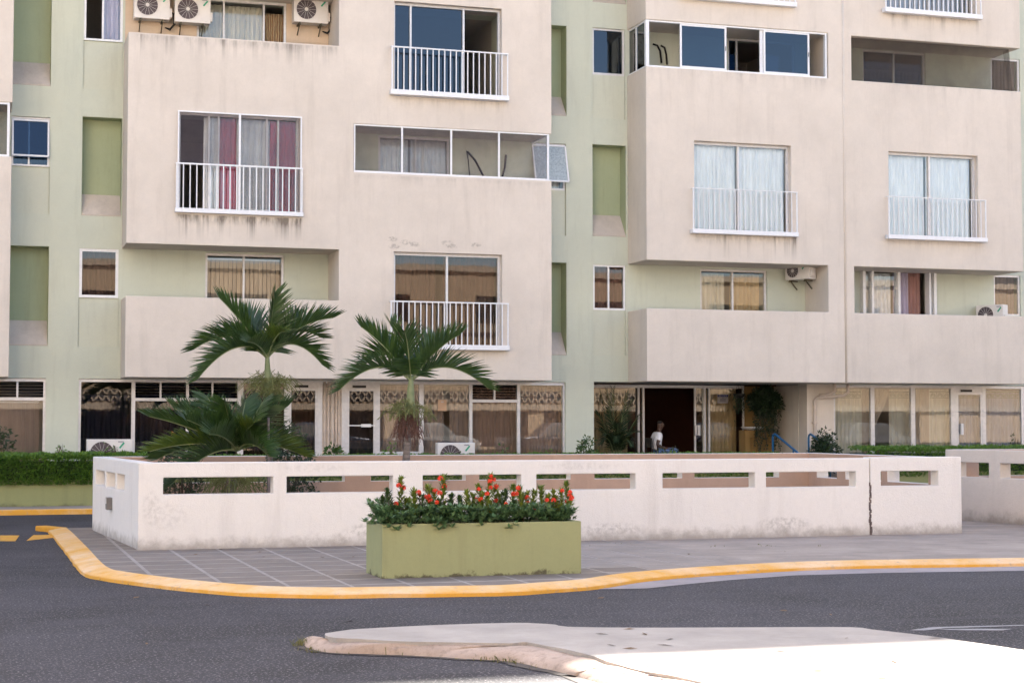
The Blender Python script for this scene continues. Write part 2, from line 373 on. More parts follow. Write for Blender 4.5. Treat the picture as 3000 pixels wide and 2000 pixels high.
# ------------------------------------------------------------------ ground
def asphalt():
    m, t, b = new_mat('asphalt')
    big = noise_tex(t, .28, 6, .7); mid = noise_tex(t, 3.0, 5, .6); fine = noise_tex(t, 240, 2, .7)
    vo = N(t, 'ShaderNodeTexVoronoi'); vo.inputs['Scale'].default_value = 130; t.links.new(coord(t), vo.inputs['Vector'])
    c = ramp(t, big, .36, .64, (.011, .010, .012, 1), (.046, .043, .051, 1))
    c = mixc(t, math_n(t, 'MULTIPLY', ramp(t, mid, .45, .8), .35), c, (.022, .020, .024))
    c = mixc(t, math_n(t, 'MULTIPLY', ramp(t, fine, .45, .70), .40), c, (.062, .057, .062))
    sp = math_n(t, 'MULTIPLY', ramp(t, vo.outputs['Distance'], .30, .10), ramp(t, noise_tex(t, 45, 1), .60, .66))
    c = mixc(t, math_n(t, 'MULTIPLY', sp, .7), c, (.26, .24, .24))
    sweep = noise_tex(t, 1.0, 5, .65, None, (.25, 2.6, 1)); c = mixc(t, math_n(t, 'MULTIPLY', ramp(t, sweep, .50, .68), .5), c, (.055, .052, .060))
    setc(t, b, c); b.inputs['Roughness'].default_value = .85; b.inputs['Specular IOR Level'].default_value = .3
    bump(t, b, fine, .25, .003); return m
def concrete(name, c, dirt=.5, dark=(.10, .09, .085), grain=60, streak=False):
    m, t, b = new_mat(name)
    f = noise_tex(t, 1.3, 6, .7); g = noise_tex(t, 14, 5, .7); h = noise_tex(t, grain * 2, 2)
    cc = ramp(t, f, .3, .72, (*[x * .72 for x in c], 1), (*[min(1, x * 1.15) for x in c], 1))
    cc = mixc(t, math_n(t, 'MULTIPLY', ramp(t, g, .5, .8), dirt), cc, dark)
    cc = mixc(t, math_n(t, 'MULTIPLY', ramp(t, h, .5, .7), .25), cc, tuple(x * .5 for x in c))
    if streak:
        sw = noise_tex(t, 1.0, 5, .7, None, (.5, 5, 1)); cc = mixc(t, math_n(t, 'MULTIPLY', ramp(t, sw, .46, .66), .45), cc, tuple(x * .55 for x in c)); cc = mixc(t, math_n(t, 'MULTIPLY', ramp(t, noise_tex(t, .5, 4, .6), .5, .7), .35), cc, tuple(min(1, x * 1.45) for x in c))
    oi = N(t, 'ShaderNodeObjectInfo'); cc = mixc(t, math_n(t, 'MULTIPLY', oi.outputs['Random'], .0 if streak else .30), cc, tuple(x * .62 for x in c))
    setc(t, b, cc); b.inputs['Roughness'].default_value = .88; bump(t, b, math_n(t, 'ADD', g, h), .5, .005); return m
def kerb_paint():
    m, t, b = new_mat('worn_yellow_kerb_paint')
    f = noise_tex(t, 1.1, 5, .7); g = noise_tex(t, 10, 6, .75); h = noise_tex(t, 60, 2)
    gn = N(t, 'ShaderNodeNewGeometry'); s = N(t, 'ShaderNodeSeparateXYZ'); t.links.new(gn.outputs['Normal'], s.inputs[0])
    strong, worn = (.68, .33, .035), (.74, .50, .28)
    up = sstep(t, s.outputs[2], .25, .8)
    wear = math_n(t, 'ADD', math_n(t, 'MULTIPLY', up, .55), math_n(t, 'MULTIPLY', math_n(t, 'SUBTRACT', f, .5), 3.6), True)
    c = mixc(t, wear, strong, worn)
    c = mixc(t, math_n(t, 'MULTIPLY', ramp(t, g, .57, .70), .75), c, (.30, .25, .22))
    c = mixc(t, math_n(t, 'MULTIPLY', ramp(t, h, .55, .75), .25), c, (.25, .13, .05))
    setc(t, b, c); b.inputs['Roughness'].default_value = .75; bump(t, b, math_n(t, 'ADD', g, h), .5, .006); return m
M['asphalt'] = asphalt()
M['slab_light'] = concrete('worn_paving_concrete', (.32, .268, .228), .4, (.15, .13, .125)); M['slab'] = concrete('paving_slab_concrete', (.225, .183, .152), .45, (.11, .095, .09)); M['mortar'] = concrete('pale_mortar', (.35, .305, .27), .4, (.2, .17, .15))
M['walk_conc'] = concrete('pavement_concrete', (.35, .286, .238), .45, (.16, .135, .13), streak=True); M['bounce_forecourt'] = concrete('bounce_forecourt_concrete', (.52, .48, .45), .12, (.26, .22, .2)); M['island_conc'] = concrete('island_concrete', (.39, .345, .30), .12, (.26, .22, .2))
M['island_kerb'] = concrete('old_kerb_concrete', (.44, .33, .26), .85, (.14, .10, .075), 40)
M['gutter'] = concrete('gutter_concrete', (.34, .30, .30), .3, (.15, .13, .13)); M['kerb'] = kerb_paint()
M['road_yellow'] = plain('road_yellow_paint', (.62, .30, .03), .7, 0, .2, 12); M['road_white'] = plain('faded_white_paint', (.22, .215, .22), .7, 0, .3, 9)

M['soil_dry'] = concrete('dusty_soil', (.075, .06, .05), .7, (.02, .017, .015), 60)
def sheet(name, pts, z, mat, z0=None, kind='structure'):
    m = MB(); m.face([(x, y, z) for x, y in pts])
    if z0 is not None:
        for i in range(len(pts)):
            a, b = pts[i], pts[(i + 1) % len(pts)]; m.face([(a[0], a[1], z0), (b[0], b[1], z0), (b[0], b[1], z), (a[0], a[1], z)])
    o = m.build(name, mat)
    bm = bmesh.new(); bm.from_mesh(o.data); bmesh.ops.remove_doubles(bm, verts=bm.verts, dist=1e-5); bmesh.ops.recalc_face_normals(bm, faces=bm.faces); bm.to_mesh(o.data); bm.free()
    if z0 is None and o.data.polygons[0].normal.z < 0:
        o.data.flip_normals()
    if kind: o['kind'] = kind
    return o
def c7(x, y): return x / 1.568, 1300 + y / 1.568
def c8(x, y): return 1500 + x / 1.568, 1300 + y / 1.568
def smooth_path(P, step=.15):
    out = []; n = len(P)
    for i in range(n - 1):
        p0, p1, p2, p3 = (Vector(P[max(i - 1, 0)]), Vector(P[i]), Vector(P[i + 1]), Vector(P[min(i + 2, n - 1)]))
        k = max(2, int((p2 - p1).length / step))
        for j in range(k):
            t = j / k; out.append(.5 * ((2 * p1) + (p2 - p0) * t + (2 * p0 - 5 * p1 + 4 * p2 - p3) * t * t + (3 * p1 - p0 - 3 * p2 + p3) * t ** 3))
    out.append(Vector(P[-1])); return out

KZ = .08
sheet('road', [(-300, -300), (300, -300), (300, 300), (-300, 300)], 0, M['asphalt'])
kp = [c7(*p) for p in ((205, 395), (245, 435), (300, 505), (375, 600), (470, 628), (620, 650), (800, 672), (1120, 700), (1500, 710), (1800, 706), (2100, 702), (2352, 697))] + \
     [c8(*p) for p in ((200, 683), (400, 667), (550, 643), (700, 625), (1000, 602), (1500, 577), (2352, 563))]
KP = [gp(*p) for p in kp]; KP[0] = (KP[1][0] - .03, 27.2)
d_ = (Vector(KP[-1]) - Vector(KP[-2])).normalized(); KP += [tuple(Vector(KP[-1]) + d_ * q) for q in (4, 8, 13, 19, 26)]
KPS = smooth_path(KP)
def path_normals(P):
    out = []
    for i in range(len(P)):
        d = (P[min(i + 1, len(P) - 1)] - P[max(i - 1, 0)]).normalized(); out.append(Vector((-d.y, d.x)))
    return out
def sweep(P, prof, jit=0.0):
    """profile points (inward offset, height) swept along a ground path"""
    nn = path_normals(P); m = MB(); k = len(prof)
    for i, p in enumerate(P):
        a = 1 + jit * noise.noise(Vector((p.x * 2.1, p.y * 2.1, 0))); b = jit * .03 * noise.noise(Vector((p.x * 3.3, p.y * 3.3, 5)))
        for (o_, h) in prof: q = p + nn[i] * (o_ + (b * 1.5 if o_ < .1 else 0)); m.v.append(Vector((q.x, q.y, h + (.006 * noise.noise(Vector((p.x * 1.7, p.y * 1.7, 2))) if .01 < h < .07 else 0))))
    for i in range(len(P) - 1):
        for j in range(k - 1):
            m.f.append((i * k + j, (i + 1) * k + j, (i + 1) * k + j + 1, i * k + j + 1)); m.mi.append(0)
    m.f.append(tuple(range(k - 1, -1, -1))); m.mi.append(0); m.f.append(tuple((len(P) - 1) * k + j for j in range(k))); m.mi.append(0)
    return m
KW = .27
tag(sweep(KPS, [(0, -.02), (.006, .035), (.018, .046), (.045, .052), (.16, .074), (.22, KZ + .003), (KW, KZ + .004), (KW, 0)], .25).build('kerb', M['kerb']), kind='structure')
e0 = KPS[0]; e1 = Vector(gp(*c7(200, 393))); MB().bar((e0.x + .22, e0.y + .05, .035), (e1.x - .05, e1.y - .25, .035), .20, .09).build('kerb', plain('fresh_yellow_paint', (.62, .28, .015), .6, 0, .15, 14), bevel=.02)['kind'] = 'structure'
nn_ = path_normals(KPS); INNER = [p + n * (KW - .01) for p, n in zip(KPS, nn_)]
walk_poly = [tuple(p) for p in INNER] + [(60, 34.2), (13.72, 34.2), (13.72, 27.2)]
sheet('pavement', walk_poly, KZ - .004, M['walk_conc'], -.02)
# slabs of the pavement, laid on a mortar bed
def clip_rect(poly, x0, x1, y0, y1):
    def cl(ps, f, g):
        out = []
        for i in range(len(ps)):
            a, b = ps[i - 1], ps[i]; fa, fb = f(a), f(b)
            if fa >= 0: out.append(a)
            if (fa >= 0) != (fb >= 0): t = fa / (fa - fb); out.append((a[0] + (b[0] - a[0]) * t, a[1] + (b[1] - a[1]) * t))
        return out
    for f in (lambda p: p[0] - x0, lambda p: x1 - p[0], lambda p: p[1] - y0, lambda p: y1 - p[1]):
        poly = cl(poly, f, None)
        if len(poly) < 3: return []
    return poly
bed_poly = clip_rect(walk_poly, 0, 8.6, 10, 27.15)
bed = sheet('pavement_bed', bed_poly, KZ, M['mortar'])
PX, PY, GAP, GAPY = .585, .60, .045, .085
slab_mesh = None; rnd = random.Random(3)
for ix in range(-2, 12):
    for iy in range(-9, 14):
        x0, y0 = 1.75 + ix * PX + GAP / 2, 19.05 + iy * PY + GAPY / 2; x1, y1 = x0 + PX - GAP, y0 + PY - GAPY
        if x0 > 2.0 and y0 > 22.3: continue
        q = clip_rect(bed_poly, x0, x1, y0, y1)
        if len(q) < 3: continue
        ar = abs(sum(q[i - 1][0] * q[i][1] - q[i][0] * q[i - 1][1] for i in range(len(q)))) / 2
        if ar < .01: continue
        full = ar > (x1 - x0) * (y1 - y0) * .995
        cx, cy = (x0 + x1) / 2, (y0 + y1) / 2
        lt = cx + rnd.gauss(0, .8) > 6.4
        if full and slab_mesh and not lt: o = bpy.data.objects.new('paving_slab', slab_mesh); col.objects.link(o)
        else:
            m = MB(); pts = [(p[0] - cx, p[1] - cy) for p in (q if not full else [(x0, y0), (x1, y0), (x1, y1), (x0, y1)])]
            m.face([(p[0], p[1], .0018) for p in pts])
            for i in range(len(pts)): a, b = pts[i], pts[(i + 1) % len(pts)]; m.face([(a[0], a[1], 0), (b[0], b[1], 0), (b[0], b[1], .0018), (a[0], a[1], .0018)])
            o = m.build('paving_slab', M['slab_light'] if lt else M['slab'])
            bm = bmesh.new(); bm.from_mesh(o.data); bmesh.ops.recalc_face_normals(bm, faces=bm.faces); bm.to_mesh(o.data); bm.free()
            if full and not lt: slab_mesh = o.data
        o.location = (cx, cy, KZ + rnd.uniform(-.0006, .0006)); o.parent = bed
# concrete gutter strip along the right-hand kerb
gut = [gp(*c8(*p)) for p in ((400, 668), (620, 664), (800, 645), (1000, 626), (1300, 604), (1700, 593), (2352, 583))]
gk = [tuple(p + n * .02) for p, n in zip(KPS, nn_) if gut[0][0] < p.x < gut[-1][0] + .5]
sheet('gutter', gut + gk[::-1], .004, M['gutter'])
# far kerb and footway by the hedge, left
tag(MB().box(-20, 13.72, 32.85, 33.02, -.02, .1).build('kerb', M['kerb'], bevel=.015), kind='structure')
sheet('footway', [(-20, 33.0), (13.72, 33.0), (13.72, 34.3), (-20, 34.3)], .09, M['walk_conc'], 0)
for i, q in enumerate([((0, 1568), (57, 1568), (45, 1585), (0, 1585)), ((98, 1567), (150, 1566), (163, 1574), (77, 1584)), ((-140, 1569), (-50, 1568), (-60, 1585), (-150, 1586))]):
    sheet('road_marking', [gp(*p) for p in q], .004, M['road_yellow'])
sheet('road_marking', [gp(*c8(*p)) for p in ((1825, 856), (1930, 842), (2352, 831), (2352, 835), (1990, 847), (1900, 857))], .004, M['road_white'])
sheet('road_marking', [gp(*c8(*p)) for p in ((1950, 853), (2050, 849), (2300, 850), (2250, 857), (2060, 856))], .004, M['road_white'])

# traffic island in front
back = [gp(*c7(*p), .10) for p in ((1495, 868), (1600, 852), (1700, 845), (2000, 830), (2352, 820))] + [gp(*c8(*p), .10) for p in ((100, 822), (200, 828), (260, 838), (600, 842), (1200, 840), (1560, 840), (1650, 850), (1950, 885), (2352, 945))]
lip = [gp(*c7(*p), .10) for p in ((1495, 875), (1520, 884), (1600, 892), (1800, 903), (2000, 909), (2200, 912), (2352, 914))] + [gp(*c8(*p), .10) for p in ((70, 910), (200, 932), (350, 966), (500, 1016), (700, 1058), (900, 1098))]
out = [gp(*c7(*p)) for p in ((1392, 905), (1402, 935), (1490, 958), (1650, 966), (1800, 970), (2000, 980), (2200, 992))] + [gp(*c8(*p)) for p in ((0, 1002), (100, 1024), (200, 1046), (300, 1072), (390, 1098))]
dl = (Vector(lip[-1]) - Vector(lip[-2])).normalized(); lip.append(tuple(Vector(lip[-1]) + dl * 4))
do = (Vector(out[-1]) - Vector(out[-2])).normalized(); out.append(tuple(Vector(out[-1]) + do * 4.2))
db = (Vector(back[-1]) - Vector(back[-2])).normalized(); back.append(tuple(Vector(back[-1]) + db * 6))
LP = smooth_path(lip, .1); BP = smooth_path(back, .2); OP = smooth_path(out, .1)
LP = [p + Vector((noise.noise(Vector((p.x * 3, p.y * 3, 1))), noise.noise(Vector((p.x * 3, p.y * 3, 4))))) * .03 for p in LP]
sheet('traffic_island', [tuple(p) for p in BP] + [tuple(p) for p in LP[::-1]], .10, M['island_conc'], 0)
def resample(P, n):
    L = [0]
    for a, b in zip(P, P[1:]): L.append(L[-1] + (b - a).length)
    res = []; j = 0
    for i in range(n):
        s = L[-1] * i / (n - 1)
        while j < len(P) - 2 and L[j + 1] < s: j += 1
        t = (s - L[j]) / max(1e-9, L[j + 1] - L[j]); res.append(P[j].lerp(P[j + 1], min(1, t)))
    return res
nK = 160; A_, B_ = resample(OP, nK), resample(LP, nK); m = MB(); prof = ((0, -.01), (.06, .025), (.2, .052), (.42, .070), (.75, .080), (.985, .080), (.99, 0))
for i in range(nK):
    sc_ = 1 + .25 * noise.noise(Vector((A_[i].x * 2.5, A_[i].y * 2.5, 9))) + (-.12 if (i % 23) == 0 else 0)
    for (u, h) in prof:
        p = A_[i].lerp(B_[i], u); jx = .03 * noise.noise(Vector((p.x * 5, p.y * 5, 3))) if u < .3 else 0
        m.v.append(Vector((p.x, p.y + jx, h * (sc_ if h > 0 else 1))))
k = len(prof)
for i in range(nK - 1):
    for j in range(k - 1): m.f.append((i * k + j, (i + 1) * k + j, (i + 1) * k + j + 1, i * k + j + 1)); m.mi.append(0)
m.f.append(tuple(range(k))); m.mi.append(0)
tag(m.build('island_kerb', M['island_kerb'], smooth=True, weld=True), kind='structure')

no_ = path_normals(OP); dirt = [p + n * .03 for p, n in zip(OP, no_)] + [p - n * (.07 + .09 * noise.noise(Vector((p.x * 4, p.y * 4, 7))) + .05 * noise.noise(Vector((p.x * 15, p.y * 15, 2)))) for p, n in zip(OP, no_)][::-1]
m = MB(); nD = len(OP)
for i in range(nD - 1): m.face([(*dirt[q], .005) for q in (i, i + 1, 2 * nD - 2 - i, 2 * nD - 1 - i)])
o = m.build('dirt_strip', M['soil_dry'], weld=True); o['kind'] = 'structure'
rl = random.Random(31); m = MB()
for i in range(46):
    if i < 18: x, y = gp(rl.uniform(1750, 2750), rl.uniform(1840, 1990), .10); z_ = .103
    elif i < 34: x, y = gp(rl.uniform(300, 2900), rl.uniform(1720, 1990), 0); z_ = .004
    else: x, y = gp(rl.uniform(500, 2700), rl.uniform(1600, 1640), KZ); z_ = KZ + .004
    if i >= 18 and i < 34 and x > 3.0 and y < 13.2: continue
    a = rl.uniform(0, 6.28); l = rl.uniform(.03, .07); d = Vector((math.cos(a), math.sin(a), 0)); q = Vector((-d.y, d.x, 0)) * l * .3; c = Vector((x, y, z_)); m.face([c - d * l, c + q + Vector((0, 0, .008)), c + d * l + Vector((0, 0, .004)), c - q])
tag(m.build('leaf_litter', plain('dead_leaf', (.14, .085, .045), .9, 0, .4, 20), rel=(*gp(2000, 1900), .1)), 'scattered dead leaves on the road, pavement and island', 'leaves', None, 'stuff')

# ------------------------------------------------------------------ garden enclosure
def garden_wall(parent, p0, p1, th, z1, holes, tan, mats, hz=(.776, .99), z0=0.0):
    p0, p1 = Vector(p0), Vector(p1); L = (p1 - p0).length; a = math.atan2(p1.y - p0.y, p1.x - p0.x)
    def mf(d, c): return 1 if d == tan else 0
    o = voxels('wall_section', mats, None, (0, L, 0, th, z0, z1), [(h0, h1, -1, 1, hz[0], hz[1]) for h0, h1 in holes], .012, mf)
    o.parent = parent; o.location = Vector((p0.x, p0.y, 0)) - parent.location; o.rotation_euler = (0, 0, a); return o
gw = thing('garden_wall', (1.95, 22.0, 0), 'white rendered garden wall with slot openings round the palms', 'wall')
GY, GT, ZT = 22.0, .22, 1.18
gx = lambda px: fx(px, 1430, GY) - 1.93
XJ, XR = fx(2549, 1450, GY), fx(2817, 1450, GY)
WM = [M['white_wall'], M['tan_wall']]
garden_wall(gw, (1.93, GY), (XJ - .005, GY), GT, ZT, [(gx(a), gx(b)) for a, b in ((478, 800), (840, 1151), (1239, 1527), (1572, 1862), (1942, 2212), (2245, 2508))], (0, 1, 0), WM)
garden_wall(gw, (XJ + .005, GY - .005), (XR, GY - .005), GT, ZT + .012, [(gx(2580) + 1.93 - XJ, gx(2748) + 1.93 - XJ)], (0, 1, 0), WM)
garden_wall(gw, (1.655, 26.4), (1.94, 22.18), GT, ZT, [(.25, 1.22), (1.34, 2.25), (2.37, 3.1)], (0, 1, 0), WM)
garden_wall(gw, (XR - .004, GY + .2), (XR - .004, 26.42), GT, ZT, [(.35, 1.55), (1.75, 2.9), (3.2, 3.9)], (0, 1, 0), WM)
hx = []; x = .5
while x < 11.2: hx += [(x, x + 1.55), (x + 1.78, x + 3.33)]; x += 3.75
garden_wall(gw, (1.66, 26.4), (XR, 26.4), GT, ZT, [h for h in hx if h[1] < XR - 2.0], (0, -1, 0), WM)
# stained joint
m = MB(); m.box(XJ - .02, XJ + .02, GY + .03, GY + .2, .0, ZT - .02); m.build('joint', plain('joint_mortar', (.2, .165, .15), .9), gw)
crack = MB(); rr = random.Random(5); zz = .08
while zz < .80:
    wv = .006 + .014 * (1 - zz / .9) * rr.uniform(.3, 1.2); ox = rr.uniform(-.012, .012); crack.box(XJ + ox - wv, XJ + ox + wv, GY - .010, GY + .01, zz, zz + .05); zz += .035
crack.build('stained_joint_filler', plain('joint_dirt', (.17, .13, .12), .95, 0, .5, 40), gw)
g2 = thing('garden_wall', (15.5, 25.2, 0), 'shorter slotted wall to the right, past the walkway gap', 'wall')
garden_wall(g2, (15.5, 25.25), (16.45, 20.6), .24, 1.25, [(.25, 1.0), (1.25, 2.0), (2.3, 3.05), (3.3, 4.1)], (0, 1, 0), [M['shaded_wall'], M['shaded_wall']], (.80, 1.04))
garden_wall(g2, (15.73, 25.2), (26, 25.6), .22, 1.25, [(.4, 1.9), (2.1, 3.6), (4.2, 5.7)], (0, -1, 0), [M['shaded_wall'], M['tan_wall']], (.80, 1.04))
# grey box on the return wall
M['box_grey'] = plain('box_grey', (.14, .13, .125), .6)
eb = thing('junction_box', (*fp(316, 1475, 24.3)[:1], 24.3, .5), 'small grey electrical box on the side of the white wall', 'electrical box')
xb = 1.80; zb = fz(316, 1492, 24.5); MB().box(xb - .09, xb + .02, 24.4, 24.62, zb, zb + .17).build('case', M['box_grey'], eb, bevel=.008); MB().box(xb - .096, xb - .088, 24.42, 24.6, zb + .085, zb + .16).build('lid', M['alu'], eb)

# ------------------------------------------------------------------ the apartment building
B = thing('apartment_building', (10, F1, 0), 'cream and pale green apartment block with balconies and white railings', 'building')
XL, XRR = -16.0, 42.0
FL1 = ZP1 - 1.05                                           # first-floor level
BY0, BY1 = F1 - .5, F2                                     # balcony void range
def px_rect(x0, y0, x1, y1, Y):
    xm, ym = (x0 + x1) / 2, (y0 + y1) / 2
    return fx(x0, ym, Y), fx(x1, ym, Y), fz(xm, y1, Y), fz(xm, y0, Y)
rooms = []          # core voids
front_rooms = []    # rooms behind windows in the projecting blocks
def balcony(x0, x1, zp, zs, open_l=False, open_r=False):
    fl = zp - 1.05
    return [(x0, x1, BY0, BY1 + .01, zp, zs), (x0 + (.15 if open_l else 0) + (1 if open_l else 0), x1 - (1.15 if open_r else 0), F1 + .15, BY1 + .01, fl, zs)]
def punched(r, lst):
    x0, x1, z0, z1 = r; front_rooms.append((x0 - .25, x1 + .25, z0 - .05, z1 + .12))
    return [(x0, x1, F1 - .5, F1 + .3, z0, z1), (x0 - .25, x1 + .25, F1 + .22, F2 + .01, z0 - .05, z1 + .12)]
# windows in the projecting blocks (in photo pixels)
W_A2 = px_rect(524, 334, 878, 618, F1); W_M1 = px_rect(1154, 742, 1471, 1018, F1); W_M3 = px_rect(1155, 15, 1470, 290, F1)
W_B2 = px_rect(2035, 420, 2318, 682, F1); W_B2R = px_rect(2607, 450, 2868, 700, F1)
W_B4 = (W_B2[0], W_B2[1], W_B2[2] + 2 * STOREY, W_B2[3] + 2 * STOREY); W_B4R = (W_B2R[0], W_B2R[1], W_B2R[2] + 2 * STOREY, W_B2R[3] + 2 * STOREY)
va = balcony(XA0 - 1, fx(993, 800, F1), ZP1, ZS1, True) + balcony(XA0 - 1, fx(993, 100, F1), ZP3, ZS3, True) + balcony(fx(1036, 440, F1), XA1 + 1, ZMB, ZMT, False, True)
for r in (W_A2, W_M1, W_M3): va += punched(r, None)
voxels('wall', [M['cream_a']], B, (XA0, XA1, F1, F2, SLAB, BUILD_TOP), va, .018)['label'] = 'cream rendered block of balconies, left'
vb = balcony(XB0 - 1, fx(2427, 840, F1), ZB1, ZBS1, True) + balcony(XB0 - 1, fx(2426, 160, F1), ZB3, ZBS3, True)
for r in (W_B2, W_B4): vb += punched(r, None)
voxels('wall', [M['cream_b']], B, (XB0, XSEAM, F1, F2, SLAB, BUILD_TOP), vb, .018)['label'] = 'cream rendered block of balconies, middle right'
vc = balcony(fx(2506, 845, F1), XB1 + 1, ZB1, ZBS1, False, True) + balcony(fx(2497, 180, F1), XB1 + 1, fz(2740, 251, F1), fz(2740, 123, F1), False, True)
for r in (W_B2R, W_B4R): vc += punched(r, None)
voxels('wall', [M['cream_b']], B, (XSEAM + .002, XB1, F1 + .035, F2, SLAB + .004, BUILD_TOP), vc, .018)['label'] = 'cream rendered block of balconies, far right'
ZE_B, ZE_T = fz(15, 458, F1), fz(15, 300, F1)
voxels('wall', [M['cream_plain']], B, (XL, XE1, F1, F2, SLAB - .02, BUILD_TOP), balcony(-4, XE1 + 1, ZE_B, ZE_T, False, True), .018)['label'] = 'cream rendered block cut off at the left edge'
MB().tube([(XSEAM + .03, F1 + .03, SLAB), (XSEAM + .03, F1 + .03, 14)], .035, 8).build('pipe', M['cream_b'], B, smooth=True)

MB().box(XL - .01, XRR + .01, F1 - .004, 50.01, BUILD_TOP - .35, BUILD_TOP + .01).build('shadow_edge_slab', M['cream_plain'], B)  # unseen slab added to straighten the building's shadow edge on the ground
# green wall: niches, windows, panels
niches = [(24, -80, 151, 250, 183), (240, 344, 357, 633, 571), (26, 720, 142, 1012, 938), (1560, 73, 1660, 338, 283), (1736, 425, 1834, 693, 631), (1560, 768, 1660, 1040, 972), (1736, -290, 1834, 10, -60)]
wins = {'E2': (33, 342, 146, 487), 'A3': (247, -160, 361, 121), 'A1': (232, 729, 347, 872), 'C2': (1570, 420, 1658, 556), 'C3': (1736, 84, 1831, 220), 'C1': (1738, 776, 1833, 908),
        'G1': (2912, 806, 2990, 925), 'G3': (2903, 172, 2988, 300)}
panels = [(33, 487, 145, 626), (244, 121, 359, 263), (229, 872, 347, 1015), (1570, 556, 1658, 689), (1736, 220, 1832, 349), (1738, 908, 1833, 1041)]
vg = []
NR = [(px_rect(a, b, c, d, F2), fz((a + c) / 2, s, F2 + SILL)) for a, b, c, d, s in niches]
for (x0, x1, z0, z1), s in NR: vg.append((x0, x1, F2 - .1, F2 + SILL + .02, z0, z1))
WR = {k: px_rect(*v, F2) for k, v in wins.items()}
for r in WR.values(): vg.append((r[0], r[1], F2 - .1, F2 + 1, r[2], r[3])); rooms.append((r[0] - .3, r[1] + .3, r[2] - .4, r[3] + .2))
PR = [px_rect(*p, F2) for p in panels]
for r in PR: vg.append((r[0], r[1], F2 - .1, F2 + .06, r[2], r[3]))
# sliding doors behind the balconies
DOORS = {'L1': (601, 744, 832, 990), 'M2': (1108, 401, 1318, 640), 'L3': (576, 2, 838, 240), 'BL1': (2052, 790, 2248, 1010), 'BR1': (2520, 786, 2735, 1020), 'BL3': (2133, 118, 2330, 330), 'BR3': (2528, 150, 2712, 350), 'E2b': (-60, 330, -5, 560)}
DR = {k: px_rect(*v, F2) for k, v in DOORS.items()}
for k, r in DR.items(): vg.append((r[0], r[1], F2 - .1, F2 + 1, r[2], r[3])); rooms.append((r[0] - .4, r[1] + .4, r[2], r[3] + .25))
for r in front_rooms: vg.append((r[0], r[1], F2 - .1, F2 + 1, r[2], r[3])); rooms.append(r)
GT_ = fz(700, 1112, F2)
GA = (fx(230, 1200, F2), fx(1657, 1200, F2)); GE = (-3.0, fx(134, 1200, F2)); EN = (fx(1740, 1200, F2), fx(2363, 1200, F2)); GB = (fx(2441, 1200, F2), fx(3150, 1200, F2))
for g in (GA, GE, GB): vg.append((g[0], g[1], F2 - .1, F2 + 1, WALK, GT_)); rooms.append((g[0] - .1, g[1] + .1, WALK, GT_ + .0))
vg.append((EN[0], EN[1], F2 - .1, F2 + 1, WALK, GT_ + .02))
voxels('wall', [M['green_wall']], B, (XL, XRR, F2, F2 + .45, 0, BUILD_TOP), vg, .006)['label'] = 'pale green rendered wall between the blocks'
YG = 39.25
vcore = [(r[0], r[1], F2, F2 + 3.6, r[2], r[3]) for r in rooms] + [(EN[0] - .05, EN[1], F2, YG, WALK, GT_ + .02), (EN[0] - .5, EN[1] - .05, YG - .1, 44, WALK, GT_ + .02)]
def core_mf(d, c): return 1 if (EN[0] - .6 < c[0] < EN[1] + .6 and c[2] < 3 and c[1] > YG - .6) else 0
voxels('inner_wall', [M['interior'], M['lobby']], B, (XL, XRR, F2 + .455, 50, 0, BUILD_TOP), vcore, 0, core_mf)
for r in PR: box_part('panel', M['green_panel'], B, r[0] + .004, r[1] - .004, F2 + .045, F2 + .058, r[2] + .004, r[3] - .002)
for (x0, x1, z0, z1), s in NR:
    m = MB(); yb = F2 + SILL; e = .006
    m.box(x0 + e, x1 - e, yb, yb + .012, z0 + e, z1 - e); m.box(x0 + .001, x0 + e, F2 + .015, yb, z0 + e, z1 - e); m.box(x1 - e, x1 - .001, F2 + .015, yb, z0 + e, z1 - e); m.box(x0 + e, x1 - e, F2 + .015, yb, z1 - e, z1 - .001)
    nobj = m.build('niche', M['niche_green'], B)
    m = MB(); a, b = x0 + e, x1 - e
    P = [(a, F2 + .004, z0 + .002), (b, F2 + .004, z0 + .002), (b, yb, z0 + .002), (a, yb, z0 + .002), (a, F2 + .004, z0 + .03), (b, F2 + .004, z0 + .03), (b, yb - .002, s), (a, yb - .002, s)]
    for q in ((0, 3, 2, 1), (4, 5, 6, 7), (0, 1, 5, 4), (1, 2, 6, 5), (2, 3, 7, 6), (3, 0, 4, 7)): m.face([P[i] for i in q])
    m.build('sloping_sill', M['concrete_sill'], nobj, bevel=.008)
# apricot back wall of the upper left balcony
ow = voxels('back_wall_panel', [M['orange_wall']], B, (XA0 + .02, fx(993, 100, F1) - .005, F2 - .03, F2 - .004, ZP3 - 1.0, ZS3 - .01), [(DR['L3'][0], DR['L3'][1], F2 - 1, F2 + 1, DR['L3'][2], DR['L3'][3])])

